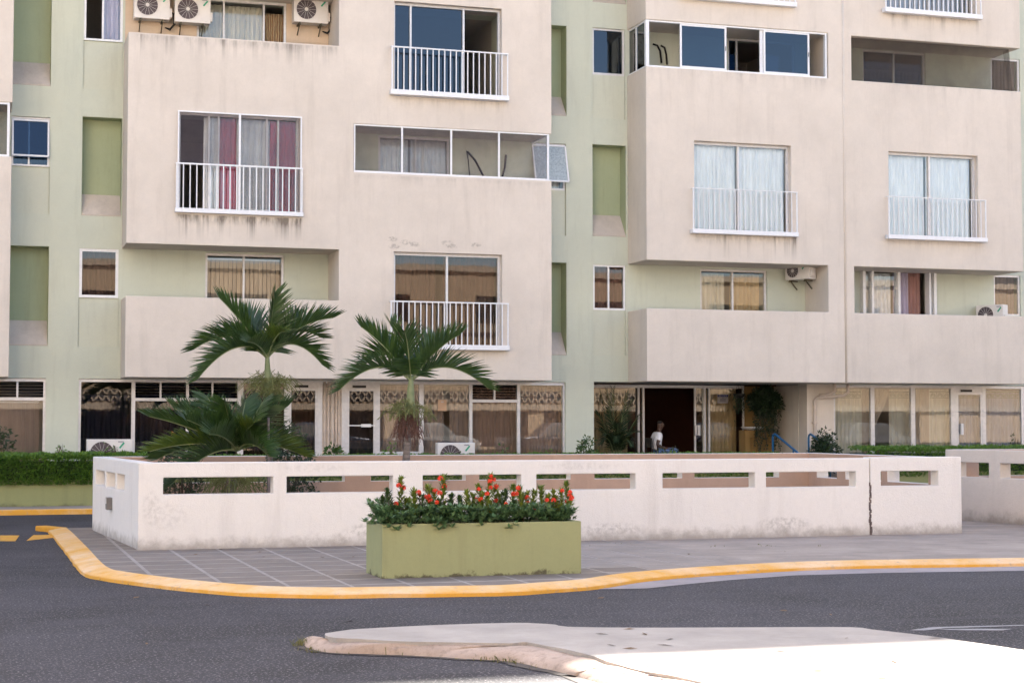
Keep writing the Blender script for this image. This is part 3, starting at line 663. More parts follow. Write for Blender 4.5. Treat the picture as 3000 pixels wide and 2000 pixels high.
# ---- windows
def window(Y, r, mull=(), trans=None, frame=None, glass=None, fw=.05, dep=.07, skip=(), parent=None, low_mull=None, mw=None):
    """frame is the part; panes and bars are its pieces"""
    x0, x1, z0, z1 = r; frame = frame or M['alu']; glass = glass or M['glass']; parent = parent or B; mw = mw or fw * .8
    m = MB(); m.box(x0, x1, Y, Y + dep, z1 - fw, z1); m.box(x0, x1, Y, Y + dep, z0, z0 + fw); m.box(x0, x0 + fw, Y, Y + dep, z0 + fw, z1 - fw); m.box(x1 - fw, x1, Y, Y + dep, z0 + fw, z1 - fw)
    o = m.build('window', frame, parent)
    xs = [x0 + fw] + sorted(mull) + [x1 - fw]
    for q in mull: MB().box(q - mw / 2, q + mw / 2, Y - .008, Y + dep, z0 + fw, z1 - fw).build('mullion', frame, o)
    zs = [(z0 + fw, z1 - fw)]
    if trans: MB().box(x0 + fw, x1 - fw, Y - .005, Y + dep, trans - mw / 2, trans + mw / 2).build('transom', frame, o); zs = [(z0 + fw, trans - mw / 2), (trans + mw / 2, z1 - fw)]
    for i in range(len(xs) - 1):
        if i in skip: continue
        g = glass[i % len(glass)] if isinstance(glass, list) else glass
        for (a, b) in zs:
            yy = Y + dep * .45 + .012 * (i % 2)
            MB().box(xs[i], xs[i + 1], yy, yy + .005, a, b).build('pane', g, o)
    return o
CG = {}
def curtain(x0, x1, z0, z1, Y, mat, label, folds=None, amp=.035, tie=None, seed=1, ragged=0.0):
    rr = random.Random(seed); W = x1 - x0; folds = folds or max(3, W / .11); n = int(folds * 8); rows = 14; m = MB()
    ph = [rr.uniform(-.5, .5) for _ in range(n + 1)]
    for j in range(rows + 1):
        v = j / rows; z = z1 + (z0 - z1) * v
        for i in range(n + 1):
            u = i / n; uu = u
            if tie:                                       # gathered to one side lower down
                g = math.sin(min(1, v * 1.15) * math.pi * .5) ** 1.6 * tie[1]; uu = u * (1 - g) if tie[0] < 0 else u + (1 - u) * g
            a = amp * (.35 + .65 * min(1, v * 3 + .3)); ph_ = 2 * math.pi * folds * u + .8 * math.sin(3 * v + ph[i // 8 * 8 % (n + 1)]) + ph[(i // 8 * 8) % (n + 1)] * 1.6
            m.v.append(Vector((x0 + W * uu, Y + a * math.sin(ph_) + .4 * a * math.sin(2.3 * ph_ + 1), z + ragged * math.sin(ph_) * v)))
    for j in range(rows):
        for i in range(n): k = j * (n + 1) + i; m.f.append((k, k + 1, k + n + 2, k + n + 1)); m.mi.append(0)
    o = m.build('curtain', mat, smooth=True, rel=((x0 + x1) / 2, Y, z0)); md = o.modifiers.new('cloth_thickness', 'SOLIDIFY'); md.thickness = .004
    return tag(o, label, 'curtain', 'curtains in the apartment windows')
def blinds(x0, x1, z0, z1, Y, mat, label, pitch=.09, ang=25, seed=0):
    t_ = thing('vertical_blind', ((x0 + x1) / 2, Y, z0), label, 'blind', 'vertical blinds'); rr = random.Random(seed)
    MB().box(x0, x1, Y - .02, Y + .02, z1, z1 + .03).build('head_rail', M['white_metal'], t_)
    n = int((x1 - x0) / pitch)
    for i in range(n):
        cx = x0 + (i + .5) * (x1 - x0) / n; a = R(ang + rr.uniform(-9, 9)); dx, dy = .046 * math.cos(a), .046 * math.sin(a)
        m = MB(); m.face([(cx - dx, Y - dy, z0), (cx + dx, Y + dy, z0), (cx + dx, Y + dy, z1), (cx - dx, Y - dy, z1)]); o = m.build('slat', mat, t_); md = o.modifiers.new('thick', 'SOLIDIFY'); md.thickness = .002
    return t_
X_ = lambda px, Y, py=600: fx(px, py, Y)

# projecting-block windows
wy = F1 + .14
window(wy, W_M1, [X_(1309, wy, 880)], fw=.06, dep=.08, glass=M['glass_mid'])
curtain(W_M1[0] + .05, W_M1[0] + 1.05, W_M1[2], W_M1[3] - .03, F1 + .42, M['c_brown'], 'left brown curtain in the window behind the lower middle railing', seed=2)
curtain(W_M1[0] + 1.22, W_M1[1] - .05, W_M1[2], W_M1[3] - .03, F1 + .42, M['c_brown'], 'right brown curtain in the window behind the lower middle railing', seed=3)
window(wy, W_M3, [X_(1203, wy, 100), X_(1358, wy, 100)], fw=.05, dep=.09, glass=[M['glass_sky'], M['glass_sky'], M['glass']], skip=(2,))
curtain(W_M3[0] + .05, W_M3[0] + 1.5, W_M3[2], W_M3[2] + 1.1, F1 + .6, M['c_grey'], 'short grey cloth behind the sky-toned glass of the top middle window', seed=4)
window(wy, W_B2, [X_(2163, wy, 550)], fw=.055, dep=.08)
curtain(W_B2[0] + .03, W_B2[0] + 1.16, W_B2[2], W_B2[3], F1 + .30, M['c_pale'], 'left white sheer curtain in the second-floor window right of the green strip', seed=5)
curtain(W_B2[0] + 1.21, W_B2[1] - .04, W_B2[2], W_B2[3], F1 + .30, M['c_pale'], 'right white sheer curtain in the second-floor window right of the green strip', seed=6)
window(wy + .035, W_B2R, [X_(2725, wy, 550)], fw=.055, dep=.08)
curtain(W_B2R[0] + .03, W_B2R[0] + 1.11, W_B2R[2], W_B2R[3], F1 + .33, M['c_pale'], 'left half of the flat white blind-like curtain in the far right window', amp=.012, seed=7)
curtain(W_B2R[0] + 1.17, W_B2R[1] - .06, W_B2R[2], W_B2R[3], F1 + .33, M['c_pale'], 'right half of the flat white blind-like curtain in the far right window', amp=.012, seed=8)
window(wy, W_B4, [(W_B4[0] + W_B4[1]) / 2], dep=.08); window(wy + .035, W_B4R, [(W_B4R[0] + W_B4R[1]) / 2], dep=.08)
curtain(W_B4[0] + .05, W_B4[1] - .9, W_B4[2], W_B4[3], F1 + .35, M['c_rose'], 'rose curtain just showing under the top edge above the sliding windows', seed=9)
curtain(W_B4R[0] + .05, W_B4R[1] - .35, W_B4R[2], W_B4R[3], F1 + .40, M['c_grey'], 'grey lace curtain behind the cut-off railing at the top right', seed=10)
window(wy + .03, W_A2, [X_(612, wy, 480), X_(640, wy, 480), X_(782, wy, 480), X_(815, wy, 480)], fw=.05, dep=.08, skip=(0,), glass=M['glass'])
zt, zb_ = W_A2[3] - .06, W_A2[2]
for a, b, mt, lb, sd in ((592, 640, 'c_white', 'narrow white curtain at the left of the red and white window', 11), (638, 688, 'c_red', 'left red curtain of the red and white window', 12), (688, 785, 'c_white', 'middle white curtain of the red and white window', 13), (785, 862, 'c_red', 'right red curtain of the red and white window', 14)):
    curtain(X_(a, F1 + .5), X_(b, F1 + .5), zb_, zt, F1 + .33, M[mt], lb, seed=sd)

# balcony sliding doors (green wall plane)
dy = F2 + .05
window(dy, DR['L1'], [X_(714, dy, 800)], glass=M['glass'], dep=.08)
blinds(DR['L1'][0] + .06, DR['L1'][1] - .06, DR['L1'][2] + .05, DR['L1'][3] - .12, dy + .22, M['c_beige'], 'beige vertical slat blind behind the lower left balcony door')
window(dy, DR['M2'], [X_(1217, dy, 450)], dep=.08)
curtain(DR['M2'][0] + .04, DR['M2'][0] + .74, DR['M2'][2], DR['M2'][3] - .05, dy + .16, M['c_white'], 'left white curtain on rings in the four-pane middle balcony', seed=15)
curtain(DR['M2'][0] + .80, DR['M2'][1] - .05, DR['M2'][2], DR['M2'][3] - .05, dy + .16, M['c_white'], 'right white curtain on rings in the four-pane middle balcony', seed=16)
window(dy - .04, DR['L3'], [X_(655, dy, 60), X_(772, dy, 60)], dep=.08, skip=(2,))
curtain(DR['L3'][0] + .04, DR['L3'][0] + .58, DR['L3'][2], DR['L3'][3] - .08, dy + .2, M['c_ivory'], 'ivory curtain partly hidden by the middle air conditioner', seed=17)
curtain(X_(658, dy), X_(768, dy), DR['L3'][2], DR['L3'][3] - .08, dy + .2, M['c_ivory'], 'ivory curtain filling the middle pane of the upper left balcony door', seed=18)
curtain(X_(775, dy), X_(832, dy), DR['L3'][2], DR['L3'][3] - .2, dy + .16, M['c_crochet'], 'brown crochet curtain in the open part of the upper left balcony door', seed=19)
window(dy, DR['BL1'], [X_(2146, dy, 850)], dep=.08)
curtain(DR['BL1'][0] + .03, DR['BL1'][0] + .72, DR['BL1'][2], DR['BL1'][3] - .09, dy + .16, M['c_ivory'], 'left ivory curtain in the first-floor balcony beside the wall-hung air conditioner', seed=20)
curtain(DR['BL1'][0] + .86, DR['BL1'][1] - .12, DR['BL1'][2], DR['BL1'][3] - .09, dy + .16, M['c_gold'], 'right golden curtain in the first-floor balcony beside the wall-hung air conditioner', seed=21)
r = DR['BR1']; wb = window(F2 - .16, (r[0], r[1], r[2], r[3]), [X_(2545, dy, 850), X_(2622, dy, 850), X_(2712, dy, 850)], frame=M['white_metal'], dep=.20, skip=(2,), fw=.07)
curtain(X_(2546, dy, 850), X_(2618, dy, 850), r[2], r[3] - .12, dy + .15, M['c_white'], 'white curtain behind the sash of the boxed balcony door, first floor far right', seed=22)
curtain(X_(2624, dy, 850), X_(2668, dy, 850), r[2], r[3] - .06, dy + .12, M['c_lilac'], 'pale mauve curtain in the open half of the boxed balcony door', seed=23)
curtain(X_(2668, dy, 850), X_(2705, dy, 850), r[2], r[3] - .06, dy + .14, M['c_rose'], 'rust coloured curtain in the open half of the boxed balcony door', seed=24)
window(dy, DR['BL3'], [X_(2158, dy, 160), X_(2232, dy, 160)], dep=.08, skip=(1,), glass=M['glass_sky'])
window(dy, DR['BR3'], [X_(2618, dy, 200)], dep=.08, glass=M['glass_sky'])
r = DR['BR3']; curtain(r[0] + .05, r[1] - .05, r[2], r[3] - .45, dy + .2, M['c_navy'], 'dark blue curtain behind the mesh screen of the top right balcony', seed=25)
# green-strip windows
r = WR['A1']; window(F2 + .02, r, glass=M['glass_mid'], frame=M['white_metal'], fw=.06)
curtain(r[0] + .05, r[1] - .05, r[2], r[3], F2 + .25, M['c_taupe'], 'lace curtain in the small window left of the lower balcony', seed=26)
r = WR['A3']; window(F2 + .03, r, [X_(302, F2, 60)], frame=M['white_metal'], skip=(0,))
curtain(X_(306, F2, 60), r[1] - .04, r[2], r[3], F2 + .18, M['c_lilac'], 'lilac curtain in the half-open window at the upper left', seed=27)
r = WR['E2']; wE = window(F2 + .06, r, [X_(85, F2, 420)], fw=.045, glass=M['glass_sky'])
def awning(parent, x0, x1, zt, zb, Y, ang, mat):
    """a top-hung sash swung out at the bottom"""
    L = zt - zb; a = R(ang); q = lambda x, s: Vector((x, Y - math.sin(a) * s, zt - math.cos(a) * s)); m = MB(); n = Vector((0, -math.cos(a), math.sin(a)))
    for p0, p1 in ((q(x0, 0), q(x1, 0)), (q(x0, L), q(x1, L)), (q(x0, 0), q(x0, L)), (q(x1, 0), q(x1, L))): m.bar(p0, p1, .035, .035, n)
    o = m.build('open_sash', M['white_metal'], parent)
    m = MB(); m.face([q(x0, 0), q(x1, 0), q(x1, L), q(x0, L)]); m.build('pane', mat, o); return o
awning(wE, r[0] + .03, r[1] - .03, r[3] - .08, r[2] + .2, F2 + .02, 9, M['glass_sky']).parent = B
curtain(r[0] + .1, r[1] - .1, r[2], r[3] - .1, F2 + .4, M['c_navy'], 'dark curtain in the open top-hung window at the far left', seed=28)
r = WR['C2']; wC = window(F2 + .06, r, fw=.045, glass=M['glass'])
awning(wC, fx(1560, 480, F2), r[1] - .02, r[3] - .06, r[2] + .13, F2 + .01, 17, M['frosted']).parent = B
curtain(r[0] + .05, r[1] - .08, r[2], r[3], F2 + .3, M['c_white'], 'white curtain behind the propped-open frosted window beside the middle balcony', seed=29)
r = WR['C3']; window(F2 + .05, r, glass=M['glass_sky'], fw=.05)
r = WR['C1']; window(F2 + .03, r, [X_(1784, F2, 840)], frame=M['white_metal'], fw=.045, glass=M['glass_mid'])
curtain(r[0] + .04, r[1] - .04, r[2], r[3], F2 + .2, M['c_rose'], 'dark rose curtain in the small white sliding window on the green strip', seed=30)
for k, lb in (('G1', 'grey curtain in the small window at the far right, first floor'), ('G3', 'grey curtain in the small window behind the torn mesh screen')):
    r = WR[k]; window(F2 + .03, r, frame=M['alu'], fw=.05); curtain(r[0] + .04, r[1] - .05, r[2], r[3], F2 + .2, M['c_taupe'], lb, seed=31 + len(k))

# glazed balcony strip in the middle block
zb0, zt0 = ZMB, ZMT; ys = F1 + .02; xa, xb = fx(1037, 440, F1) + .004, XA1 - .05
sw = MB(); sw.box(xa, xb, ys, ys + .04, zb0 + .002, zb0 + .045); sw.box(xa, xb, ys, ys + .04, zt0 - .035, zt0 - .002); sw.box(xa, xa + .03, ys, ys + .04, zb0 + .045, zt0 - .035); sw.box(xb - .05, xb, ys, ys + .05, zb0 + .045, zt0 - .035)
sw.box(xb - .05, xb, ys + .06, F2, zb0 + .002, zb0 + .04); sw.box(xb - .05, xb, ys + .06, F2, zt0 - .035, zt0 - .002)
sw = sw.build('balcony_glazing', M['white_metal'], B)
ms = [X_(q, ys, 450) for q in (1178, 1322, 1462)]
for q in ms: MB().box(q - .02, q + .02, ys - .005, ys + .04, zb0 + .045, zt0 - .035).build('mullion', M['white_metal'], sw)
xs = [xa + .03] + ms + [xb - .05]
for a, b in zip(xs, xs[1:]): MB().box(a, b, ys + .018, ys + .022, zb0 + .045, zt0 - .035).build('screen_pane', M['screen_grey'], sw)
# sliding sashes in the right block, wrapping its left corner
zb0, zt0 = ZB3 + .002, ZBS3 - .002; ys = F1 + .03; xa, xb = XB0 + .03, fx(2424, 160, F1)
sw = MB(); sw.box(xa, xb, ys, ys + .1, zb0, zb0 + .035); sw.box(xa, xb, ys, ys + .1, zt0 - .035, zt0); sw.box(xb - .04, xb, ys, ys + .1, zb0 + .035, zt0 - .035); sw.box(xa - .02, xa + .06, ys - .012, ys + .08, zb0, zt0)
sw.box(xa, xa + .06, ys + .11, F2 - .02, zb0, zb0 + .035); sw.box(xa, xa + .06, ys + .11, F2 - .02, zt0 - .035, zt0)
sw = sw.build('balcony_glazing', M['white_metal'], B)
def sash(p0, p1, y, z0, z1, mat, fr=.045):
    m = MB(); m.box(p0, p1, y, y + .03, z0, z0 + fr); m.box(p0, p1, y, y + .03, z1 - fr, z1); m.box(p0, p0 + fr, y, y + .03, z0 + fr, z1 - fr); m.box(p1 - fr, p1, y, y + .03, z0 + fr, z1 - fr)
    o = m.build('sash', M['white_metal'], B); MB().box(p0 + fr, p1 - fr, y + .012, y + .017, z0 + fr, z1 - fr).build('pane', mat, o)
    MB().box(p1 - .03, p1 - .015, y - .012, y, (z0 + z1) / 2 - .05, (z0 + z1) / 2 + .05).build('handle', M['dark_metal'], o); return o
sash(X_(1993, ys, 140), X_(2129, ys, 140), ys + .012, zb0 + .03, zt0 - .03, M['glass_sky']); sash(X_(2238, ys, 160), X_(2372, ys, 160), ys + .012, zb0 + .03, zt0 - .03, M['glass_sky'])
MB().box(X_(2229, ys, 160), X_(2238, ys, 160), ys + .05, ys + .09, zb0 + .03, zt0 - .03).build('mullion', M['white_metal'], sw)
MB().box(XB0 + .05, XB0 + .055, ys + .12, F2 - .5, zb0 + .035, zt0 - .035).build('side_pane', M['glass_sky'], sw); MB().box(XB0 + .035, XB0 + .075, F2 - .52, F2 - .46, zb0 + .035, zt0 - .035).build('side_mullion', M['white_metal'], sw)
MB().box(XB0 + .05, XB0 + .055, F2 - .46, F2 - .03, zb0 + .035, zt0 - .035).build('side_pane', M['glass_dark'], sw)
# mesh screen of the top right balcony and the corner glazing at the left edge
zb0, zt0 = fz(2740, 251, F1), fz(2740, 123, F1)
m = MB(); m.box(fx(2498, 180, F1), XB1 - .22, F1 + .20, F1 + .205, zb0 - .3, zt0); m.build('mesh_screen', M['screen_dark'], B)
m = MB(); x1_ = XB1 - .22; m.face([(x1_, F1 + .2, zt0), (x1_ + .03, F1 + .5, zt0), (x1_ + .14, F1 + .42, zb0), (x1_ + .1, F1 + .2, zb0)]); m.face([(x1_ - .02, F1 + .2, zt0), (x1_ + .03, F1 + .21, zt0 - .1), (x1_ + .11, F1 + .22, zb0), (x1_, F1 + .2, zb0)]); m.build('torn_screen', M['screen_dark'], B)
zb0, zt0 = ZE_B, ZE_T; sw = MB(); xe = XE1 - .05; sw.box(-4, xe, F1 + .02, F1 + .06, zb0, zb0 + .04); sw.box(-4, xe, F1 + .02, F1 + .06, zt0 - .04, zt0); sw.box(xe - .05, xe, F1 + .02, F1 + .06, zb0 + .04, zt0 - .04)
sw = sw.build('balcony_glazing', M['white_metal'], B); MB().box(-4, xe - .05, F1 + .038, F1 + .042, zb0 + .04, zt0 - .04).build('screen_pane', M['screen_dark'], sw)

# ---- ground-floor glazing (photo pixels along the green plane)
def gl(px): return fx(px, 1200, F2 + .06)
ZTR = fz(1000, 1172, F2 + .06); gy = F2 + .06; ZG0 = WALK + .02
def gpane(a, b, mat, z0=None, z1=None, parent=None):
    return MB().box(a, b, gy + .03, gy + .035, z0 or ZG0 + .05, z1 or GT_ - .07).build('pane', mat, parent)
def shopfront(x0, x1, posts, label=None):
    m = MB(); m.box(x0, x1, gy, gy + .09, GT_ - .07, GT_ - .005); m.box(x0, x1, gy, gy + .09, ZG0 - .02, ZG0 + .05)
    o = m.build('shopfront', M['alu'], B)
    for a, b in posts: MB().box(a, b, gy - .006, gy + .09, ZG0 + .05, GT_ - .07).build('post', M['alu'], o)
    return o
def louvre(o, a, b, n=5):
    z0, z1 = ZTR + .03, GT_ - .09
    for i in range(n):
        z = z0 + (i + .5) * (z1 - z0) / n; m = MB(); m.bar((a, gy + .10, z), (b, gy + .10, z), .06, .006, Vector((0, .5, 1)).normalized()); m.build('louvre', M['glass_dark'], o)
def hopper(o, a, b, mid):
    MB().box(a, b, gy - .004, gy + .07, ZTR - .035, ZTR + .03).build('transom', M['alu'], o)
    for q in mid: MB().box(gl(q) - .02, gl(q) + .02, gy - .002, gy + .06, ZTR + .03, GT_ - .07).build('mullion', M['alu'], o)
so_ = shopfront(GA[0], GA[1], [(gl(a), gl(b)) for a, b in ((230, 237), (385, 396), (545, 553), (696, 713), (833, 847), (930, 944), (1001, 1017), (1101, 1113), (1228, 1241), (1375, 1384), (1515, 1524), (1649, 1657))])
hopper(so_, gl(396), gl(696), (470, 622)); louvre(so_, gl(396), gl(545)); louvre(so_, gl(553), gl(696))
hopper(so_, gl(1384), gl(1515), (1449,)); louvre(so_, gl(1384), gl(1515))
for a, b, mt in ((237, 385, 'glass_mid'), (713, 833, 'glass_mid'), (1241, 1375, 'glass'), (1524, 1649, 'glass')): gpane(gl(a), gl(b), M[mt], parent=so_)
for a, b, mt in ((396, 545, 'glass_mid'), (553, 696, 'glass_mid'), (1384, 1515, 'glass')): gpane(gl(a), gl(b), M[mt], z1=ZTR - .035, parent=so_)
MB().box(gl(1113), gl(1228), gy, gy + .08, ZG0 + .05, fz(1170, 1322, gy)).build('stall_riser', M['alu'], so_); gpane(gl(1113), gl(1228), M['glass'], z0=fz(1170, 1320, gy), parent=so_)
MB().box(gl(944), gl(1001), gy + .01, gy + .06, ZG0 + .05, GT_ - .07).build('infill_panel', M['pipe_cream'], so_)
for q in (951, 962, 974, 985, 993): MB().tube([(gl(q), gy - .01, ZG0), (gl(q), gy - .01, GT_ - .03)], .028 if q != 974 else .045, 8).build('pipe', M['pipe_cream'], so_, smooth=True)
def door(a, b, mat, bar=None, pull=None):
    x0, x1 = gl(a), gl(b); fr = .05; m = MB(); z0, z1 = ZG0 + .055, GT_ - .16; y = gy + .005
    m.box(x0, x1, y, y + .05, z0, z0 + .1); m.box(x0, x1, y, y + .05, z1 - .07, z1); m.box(x0, x0 + fr, y, y + .05, z0 + .1, z1 - .07); m.box(x1 - fr, x1, y, y + .05, z0 + .1, z1 - .07)
    o = m.build('door', M['alu'], B); MB().box(x0 + fr, x1 - fr, y + .02, y + .025, z0 + .1, z1 - .07).build('pane', mat, o)
    MB().box(x0, x1, gy, gy + .06, z1 + .003, GT_ - .072).build('transom', M['alu'], o)
    MB().box(x0 + .12, x0 + .42, y - .05, y - .002, z1 + .0, z1 + .055).build('door_closer', M['dark_metal'], o)
    if bar: z = fz((a + b) / 2, bar, y); MB().box(x0 + .02, x1 - .02, y - .05, y - .02, z - .012, z + .012).build('push_bar', M['white_metal'], o); MB().box(x0 + .32, x1 - .12, y - .06, y - .005, z - .035, z + .035).build('push_pad', M['white_metal'], o)
    if pull: x = gl(pull[0]); MB().box(x - .03, x + .03, y - .06, y - .002, fz(pull[0], pull[2], y), fz(pull[0], pull[1], y)).build('pull_handle', M['white_metal'], o)
    return o
door(847, 930, M['glass_mid']); door(1017, 1101, M['glass_mid'], bar=1246)
# far left ground window
so2 = shopfront(GE[0], GE[1], [(gl(126), gl(134)), (gl(-80), gl(-72))]); hopper(so2, GE[0], gl(126), (50,)); louvre(so2, gl(-72), gl(126)); gpane(gl(-72), gl(126), M['glass'], z1=ZTR - .035, parent=so2)
blinds(gl(-70), gl(116), WALK + .1, ZTR - .08, gy + .25, M['c_taupe'], 'taupe vertical slat blind in the ground-floor window at the far left', ang=12, seed=3)
# right-hand ground glazing
so3 = shopfront(GB[0], GB[1], [(gl(2441), gl(2446)), (gl(2551), gl(2562)), (gl(2669), gl(2681)), (gl(2786), gl(2803)), (gl(2878), gl(2888)), (gl(2992), gl(3000))])
for a, b in ((2446, 2551), (2562, 2669), (2681, 2786), (2888, 2992), (3000, 3140)): gpane(gl(a), gl(b), M['glass'], parent=so3)
door(2803, 2878, M['glass'], pull=(2816, 1240, 1273))
cy = gy + .28; zt, zb_ = GT_ - .10, WALK + .05
for a, b, mt, lb, sd, kw in ((1245, 1300, 'c_taupe', 'dark taupe curtain behind the paper notice in the ground-floor window', 40, {}), (1318, 1374, 'c_taupe', 'taupe curtain right of the paper notice in the ground-floor window', 41, {}),
      (1018, 1100, 'c_dusk', 'dull grey-brown curtain behind the glass door with the push bar', 52, {}), (1114, 1227, 'c_taupe', 'taupe curtain behind the palm with dry fruit strands', 53, {}), (848, 930, 'c_umber', 'dark umber curtain behind the left glass door', 54, {}), (714, 832, 'c_umber', 'dark umber curtain in the pane behind the tallest palm', 55, {}),
      (1386, 1514, 'c_brown', 'brown curtain under the small black louvres by the green pier', 42, {}), (1526, 1648, 'c_brown', 'wide brown curtain in the ground-floor pane next to the green pier', 43, {}),
      (2446, 2530, 'c_ivory', 'ivory lace-topped curtain beside the downpipe', 44, {}), (2605, 2668, 'c_ivory', 'ivory lace-topped curtain right of the drawn-back one', 46, {}),
      (2722, 2784, 'c_ivory', 'ivory lace-topped curtain left of the right-hand glass door', 47, {}), (2684, 2722, 'c_beige', 'narrow yellowish curtain between two ivory ones, ground floor right', 48, {}), (2806, 2876, 'c_grey', 'grey sheer curtain behind the right-hand glass door', 49, {}), (2890, 2995, 'c_grey', 'grey sheer curtain in the last ground-floor pane on the right', 50, {})):
    curtain(fx(a, 1200, cy), fx(b, 1200, cy), zb_, zt, cy, M[mt], lb, amp=.025, seed=sd, **kw)
curtain(fx(2525, 1200, cy - .05), fx(2604, 1200, cy - .05), zb_ + .05, zt, cy - .06, M['c_beige'], 'beige curtain drawn back to the left, showing the dark room', tie=(-1, .86), seed=45, amp=.03)
for a, b in ((240, 384), (397, 544), (554, 695)): pass
curtain(gl(238), gl(696), WALK, ZTR + .1, gy + .34, M['c_slate'], 'dark blue curtain deep behind the large ground-floor panes on the left', amp=.05, seed=51)
# lace valances
for a, b in ((2446, 2522), (2605, 2668), (2724, 2784), (2806, 2876), (2890, 2992)):
    x0, x1 = fx(a, 1200, cy - .1), fx(b, 1200, cy - .1); z = fz((a + b) / 2, 1160, cy); m = MB(); n = max(2, int((x1 - x0) / .16))
    for i in range(n):
        c0 = x0 + (i + .5) * (x1 - x0) / n
        for rr_ in (.075, .055, .035):
            pts = [(c0 + rr_ * math.cos(q * math.pi / 10), cy - .10, z - .02 + rr_ * math.sin(q * math.pi / 10) * 1.2) for q in range(11)]; m.tube(pts, .006, 4)
        m.bar((c0 + (x1 - x0) / n / 2, cy - .10, z - .04), (c0 + (x1 - x0) / n / 2, cy - .10, z + .09), .012, .006)
    m.box(x0, x1, cy - .104, cy - .098, z + .09, z + .12); m.box(x0, x1, cy - .104, cy - .098, z - .05, z - .035); tag(m.build('lace_valance', M['c_lace'], rel=((x0 + x1) / 2, cy, z)), 'lace border across the %s ground-floor curtain on the right' % {2446: 'leftmost', 2605: 'second', 2724: 'third', 2806: 'glass door', 2890: 'last'}[a], 'valance', 'lace valances')
# paper notice in the window
t_ = thing('paper_notice', (fx(1297, 1200, gy), gy + .026, fz(1297, 1203, gy)), 'tan paper notice taped inside the ground-floor window', 'notice')
x0, x1, z0, z1 = px_rect(1284, 1171, 1309, 1203, gy); MB().box(x0, x1, gy + .020, gy + .024, z0, z1).build('sheet', M['paper'], t_); MB().box(x0 + .07, x1 - .07, gy + .017, gy + .0195, z1 - .06, z1 - .035).build('heading', M['sign_white'], t_)

# ---- railings
def railing(px0, px1, yt, yb, n, Y, mat, r=.011, plate=.11, top=.03, seed=0):
    pm = (px0 + px1) / 2; x0, x1 = fx(px0, yt, Y), fx(px1, yt, Y); z1, z0 = fz(pm, yt, Y), fz(pm, yb, Y)
    m = MB(); m.box(x0 - .02, x1 + .02, Y - .02, Y + .02, z1 - top, z1)
    for x in (x0, x1): m.box(x - .014, x + .014, Y - .014, Y + .014, z0, z1 - top); m.box(x - .012, x + .012, Y + .014, F1 + .04, z1 - top + .004, z1 - .004)
    o = m.build('railing', mat, B, bevel=.003)
    MB().box(x0 - .03, x1 + .03, Y - .035, F1 - .006, z0, z0 + plate).build('base_plate', mat, o, bevel=.006)
    for i in range(1, n):
        x = x0 + (x1 - x0) * i / n; MB().box(x - r, x + r, Y - r, Y + r, z0 + plate, z1 - top).build('baluster', mat, o)
    return o
YR = F1 - .14
railing(1149, 1487, 146, 286, 20, YR, M['white_metal']); railing(1146, 1488, 884, 1024, 20, YR, M['white_metal'])
railing(2031, 2334, 556, 688, 20, YR, M['white_metal'], r=.008, plate=.10, top=.02); railing(2604, 2887, 580, 704, 20, YR, M['white_metal'], r=.008, plate=.10, top=.02)
railing(2594, 2872, -88, 46, 20, YR, M['white_metal']); railing(2000, 2329, -130, 8, 20, YR, M['white_metal'])
railing(518, 885, 484, 628, 19, YR + .06, M['white_metal'], plate=.09, top=.035)
# insect screen frame over the left window
Ys = F1 - .05; x0, x1, z0, z1 = px_rect(520, 333, 884, 622, Ys); m = MB()
m.box(x0, x1, Ys - .015, Ys + .015, z1 - .03, z1); m.box(x0, x0 + .03, Ys - .015, Ys + .015, z0 + .05, z1 - .03); m.box(x1 - .03, x1, Ys - .015, Ys + .015, z0 + .05, z1 - .03); xm = fx(702, 450, Ys); m.box(xm - .022, xm + .022, Ys - .018, Ys + .015, z0 + .05, z1 - .03)
sf = m.build('screen_frame', M['white_metal'], B)
zmid = fz(700, 484, Ys); MB().box(x0 + .03, xm - .022, Ys - .002, Ys + .002, zmid, z1 - .03).build('screen', M['screen_grey'], sf); MB().box(xm + .022, x1 - .03, Ys - .002, Ys + .002, z0 + .08, z1 - .03).build('screen', M['screen_grey'], sf)

# ---- cream pilaster, downpipes, entrance
voxels('pilaster', [M['cream_plain']], B, (EN[1] - .003, GB[0] + .003, F2 - .03, F2 + .40, WALK, SLAB + .03), [], .008)
dp = F2 - .09; px_ = lambda q: fx(q, 1200, dp)
m = MB(); zt = fz(2400, 1160, dp)
m.tube([(px_(2470), dp - .25, SLAB + .05), (px_(2470), dp - .25, zt + .10), (px_(2462), dp - .2, zt + .02), (px_(2440), dp - .1, zt - .01), (px_(2395), dp, zt - .03), (px_(2387), dp, zt - .10), (px_(2387), dp, WALK)], .04, 8)
m.build('downpipe', M['pipe_cream'], B, smooth=True)
m = MB(); m.tube([(px_(2437), dp - .15, SLAB + .05), (px_(2437), dp - .15, zt + .12), (px_(2425), dp - .1, zt + .05), (px_(2400), dp - .02, zt + .02)], .04, 8); m.build('downpipe', M['pipe_cream'], B, smooth=True)
for z in (1.1, 1.7): MB().box(px_(2387) - .06, px_(2387) + .06, dp - .05, F2 - .032, z, z + .03).build('pipe_clip', M['pipe_cream'], B)
ey = YG; ex = lambda q: fx(q, 1230, ey); ZE1 = GT_ - .02; ZH = fz(1950, 1136, ey)
m = MB(); m.box(EN[0] - .3, ex(2181), ey, ey + .10, ZH, ZE1 + .02); en = m.build('entrance_front', M['alu'], B)
for a, b, mt in ((1865, 1868, 'dark_metal'), (1869, 1875, 'alu'), (1883, 1889, 'alu'), (2062, 2069, 'alu'), (2076, 2081, 'alu'), (2178, 2181, 'alu')): MB().box(ex(a), ex(b), ey + .01, ey + .09, WALK, ZH).build('post', M[mt], en)
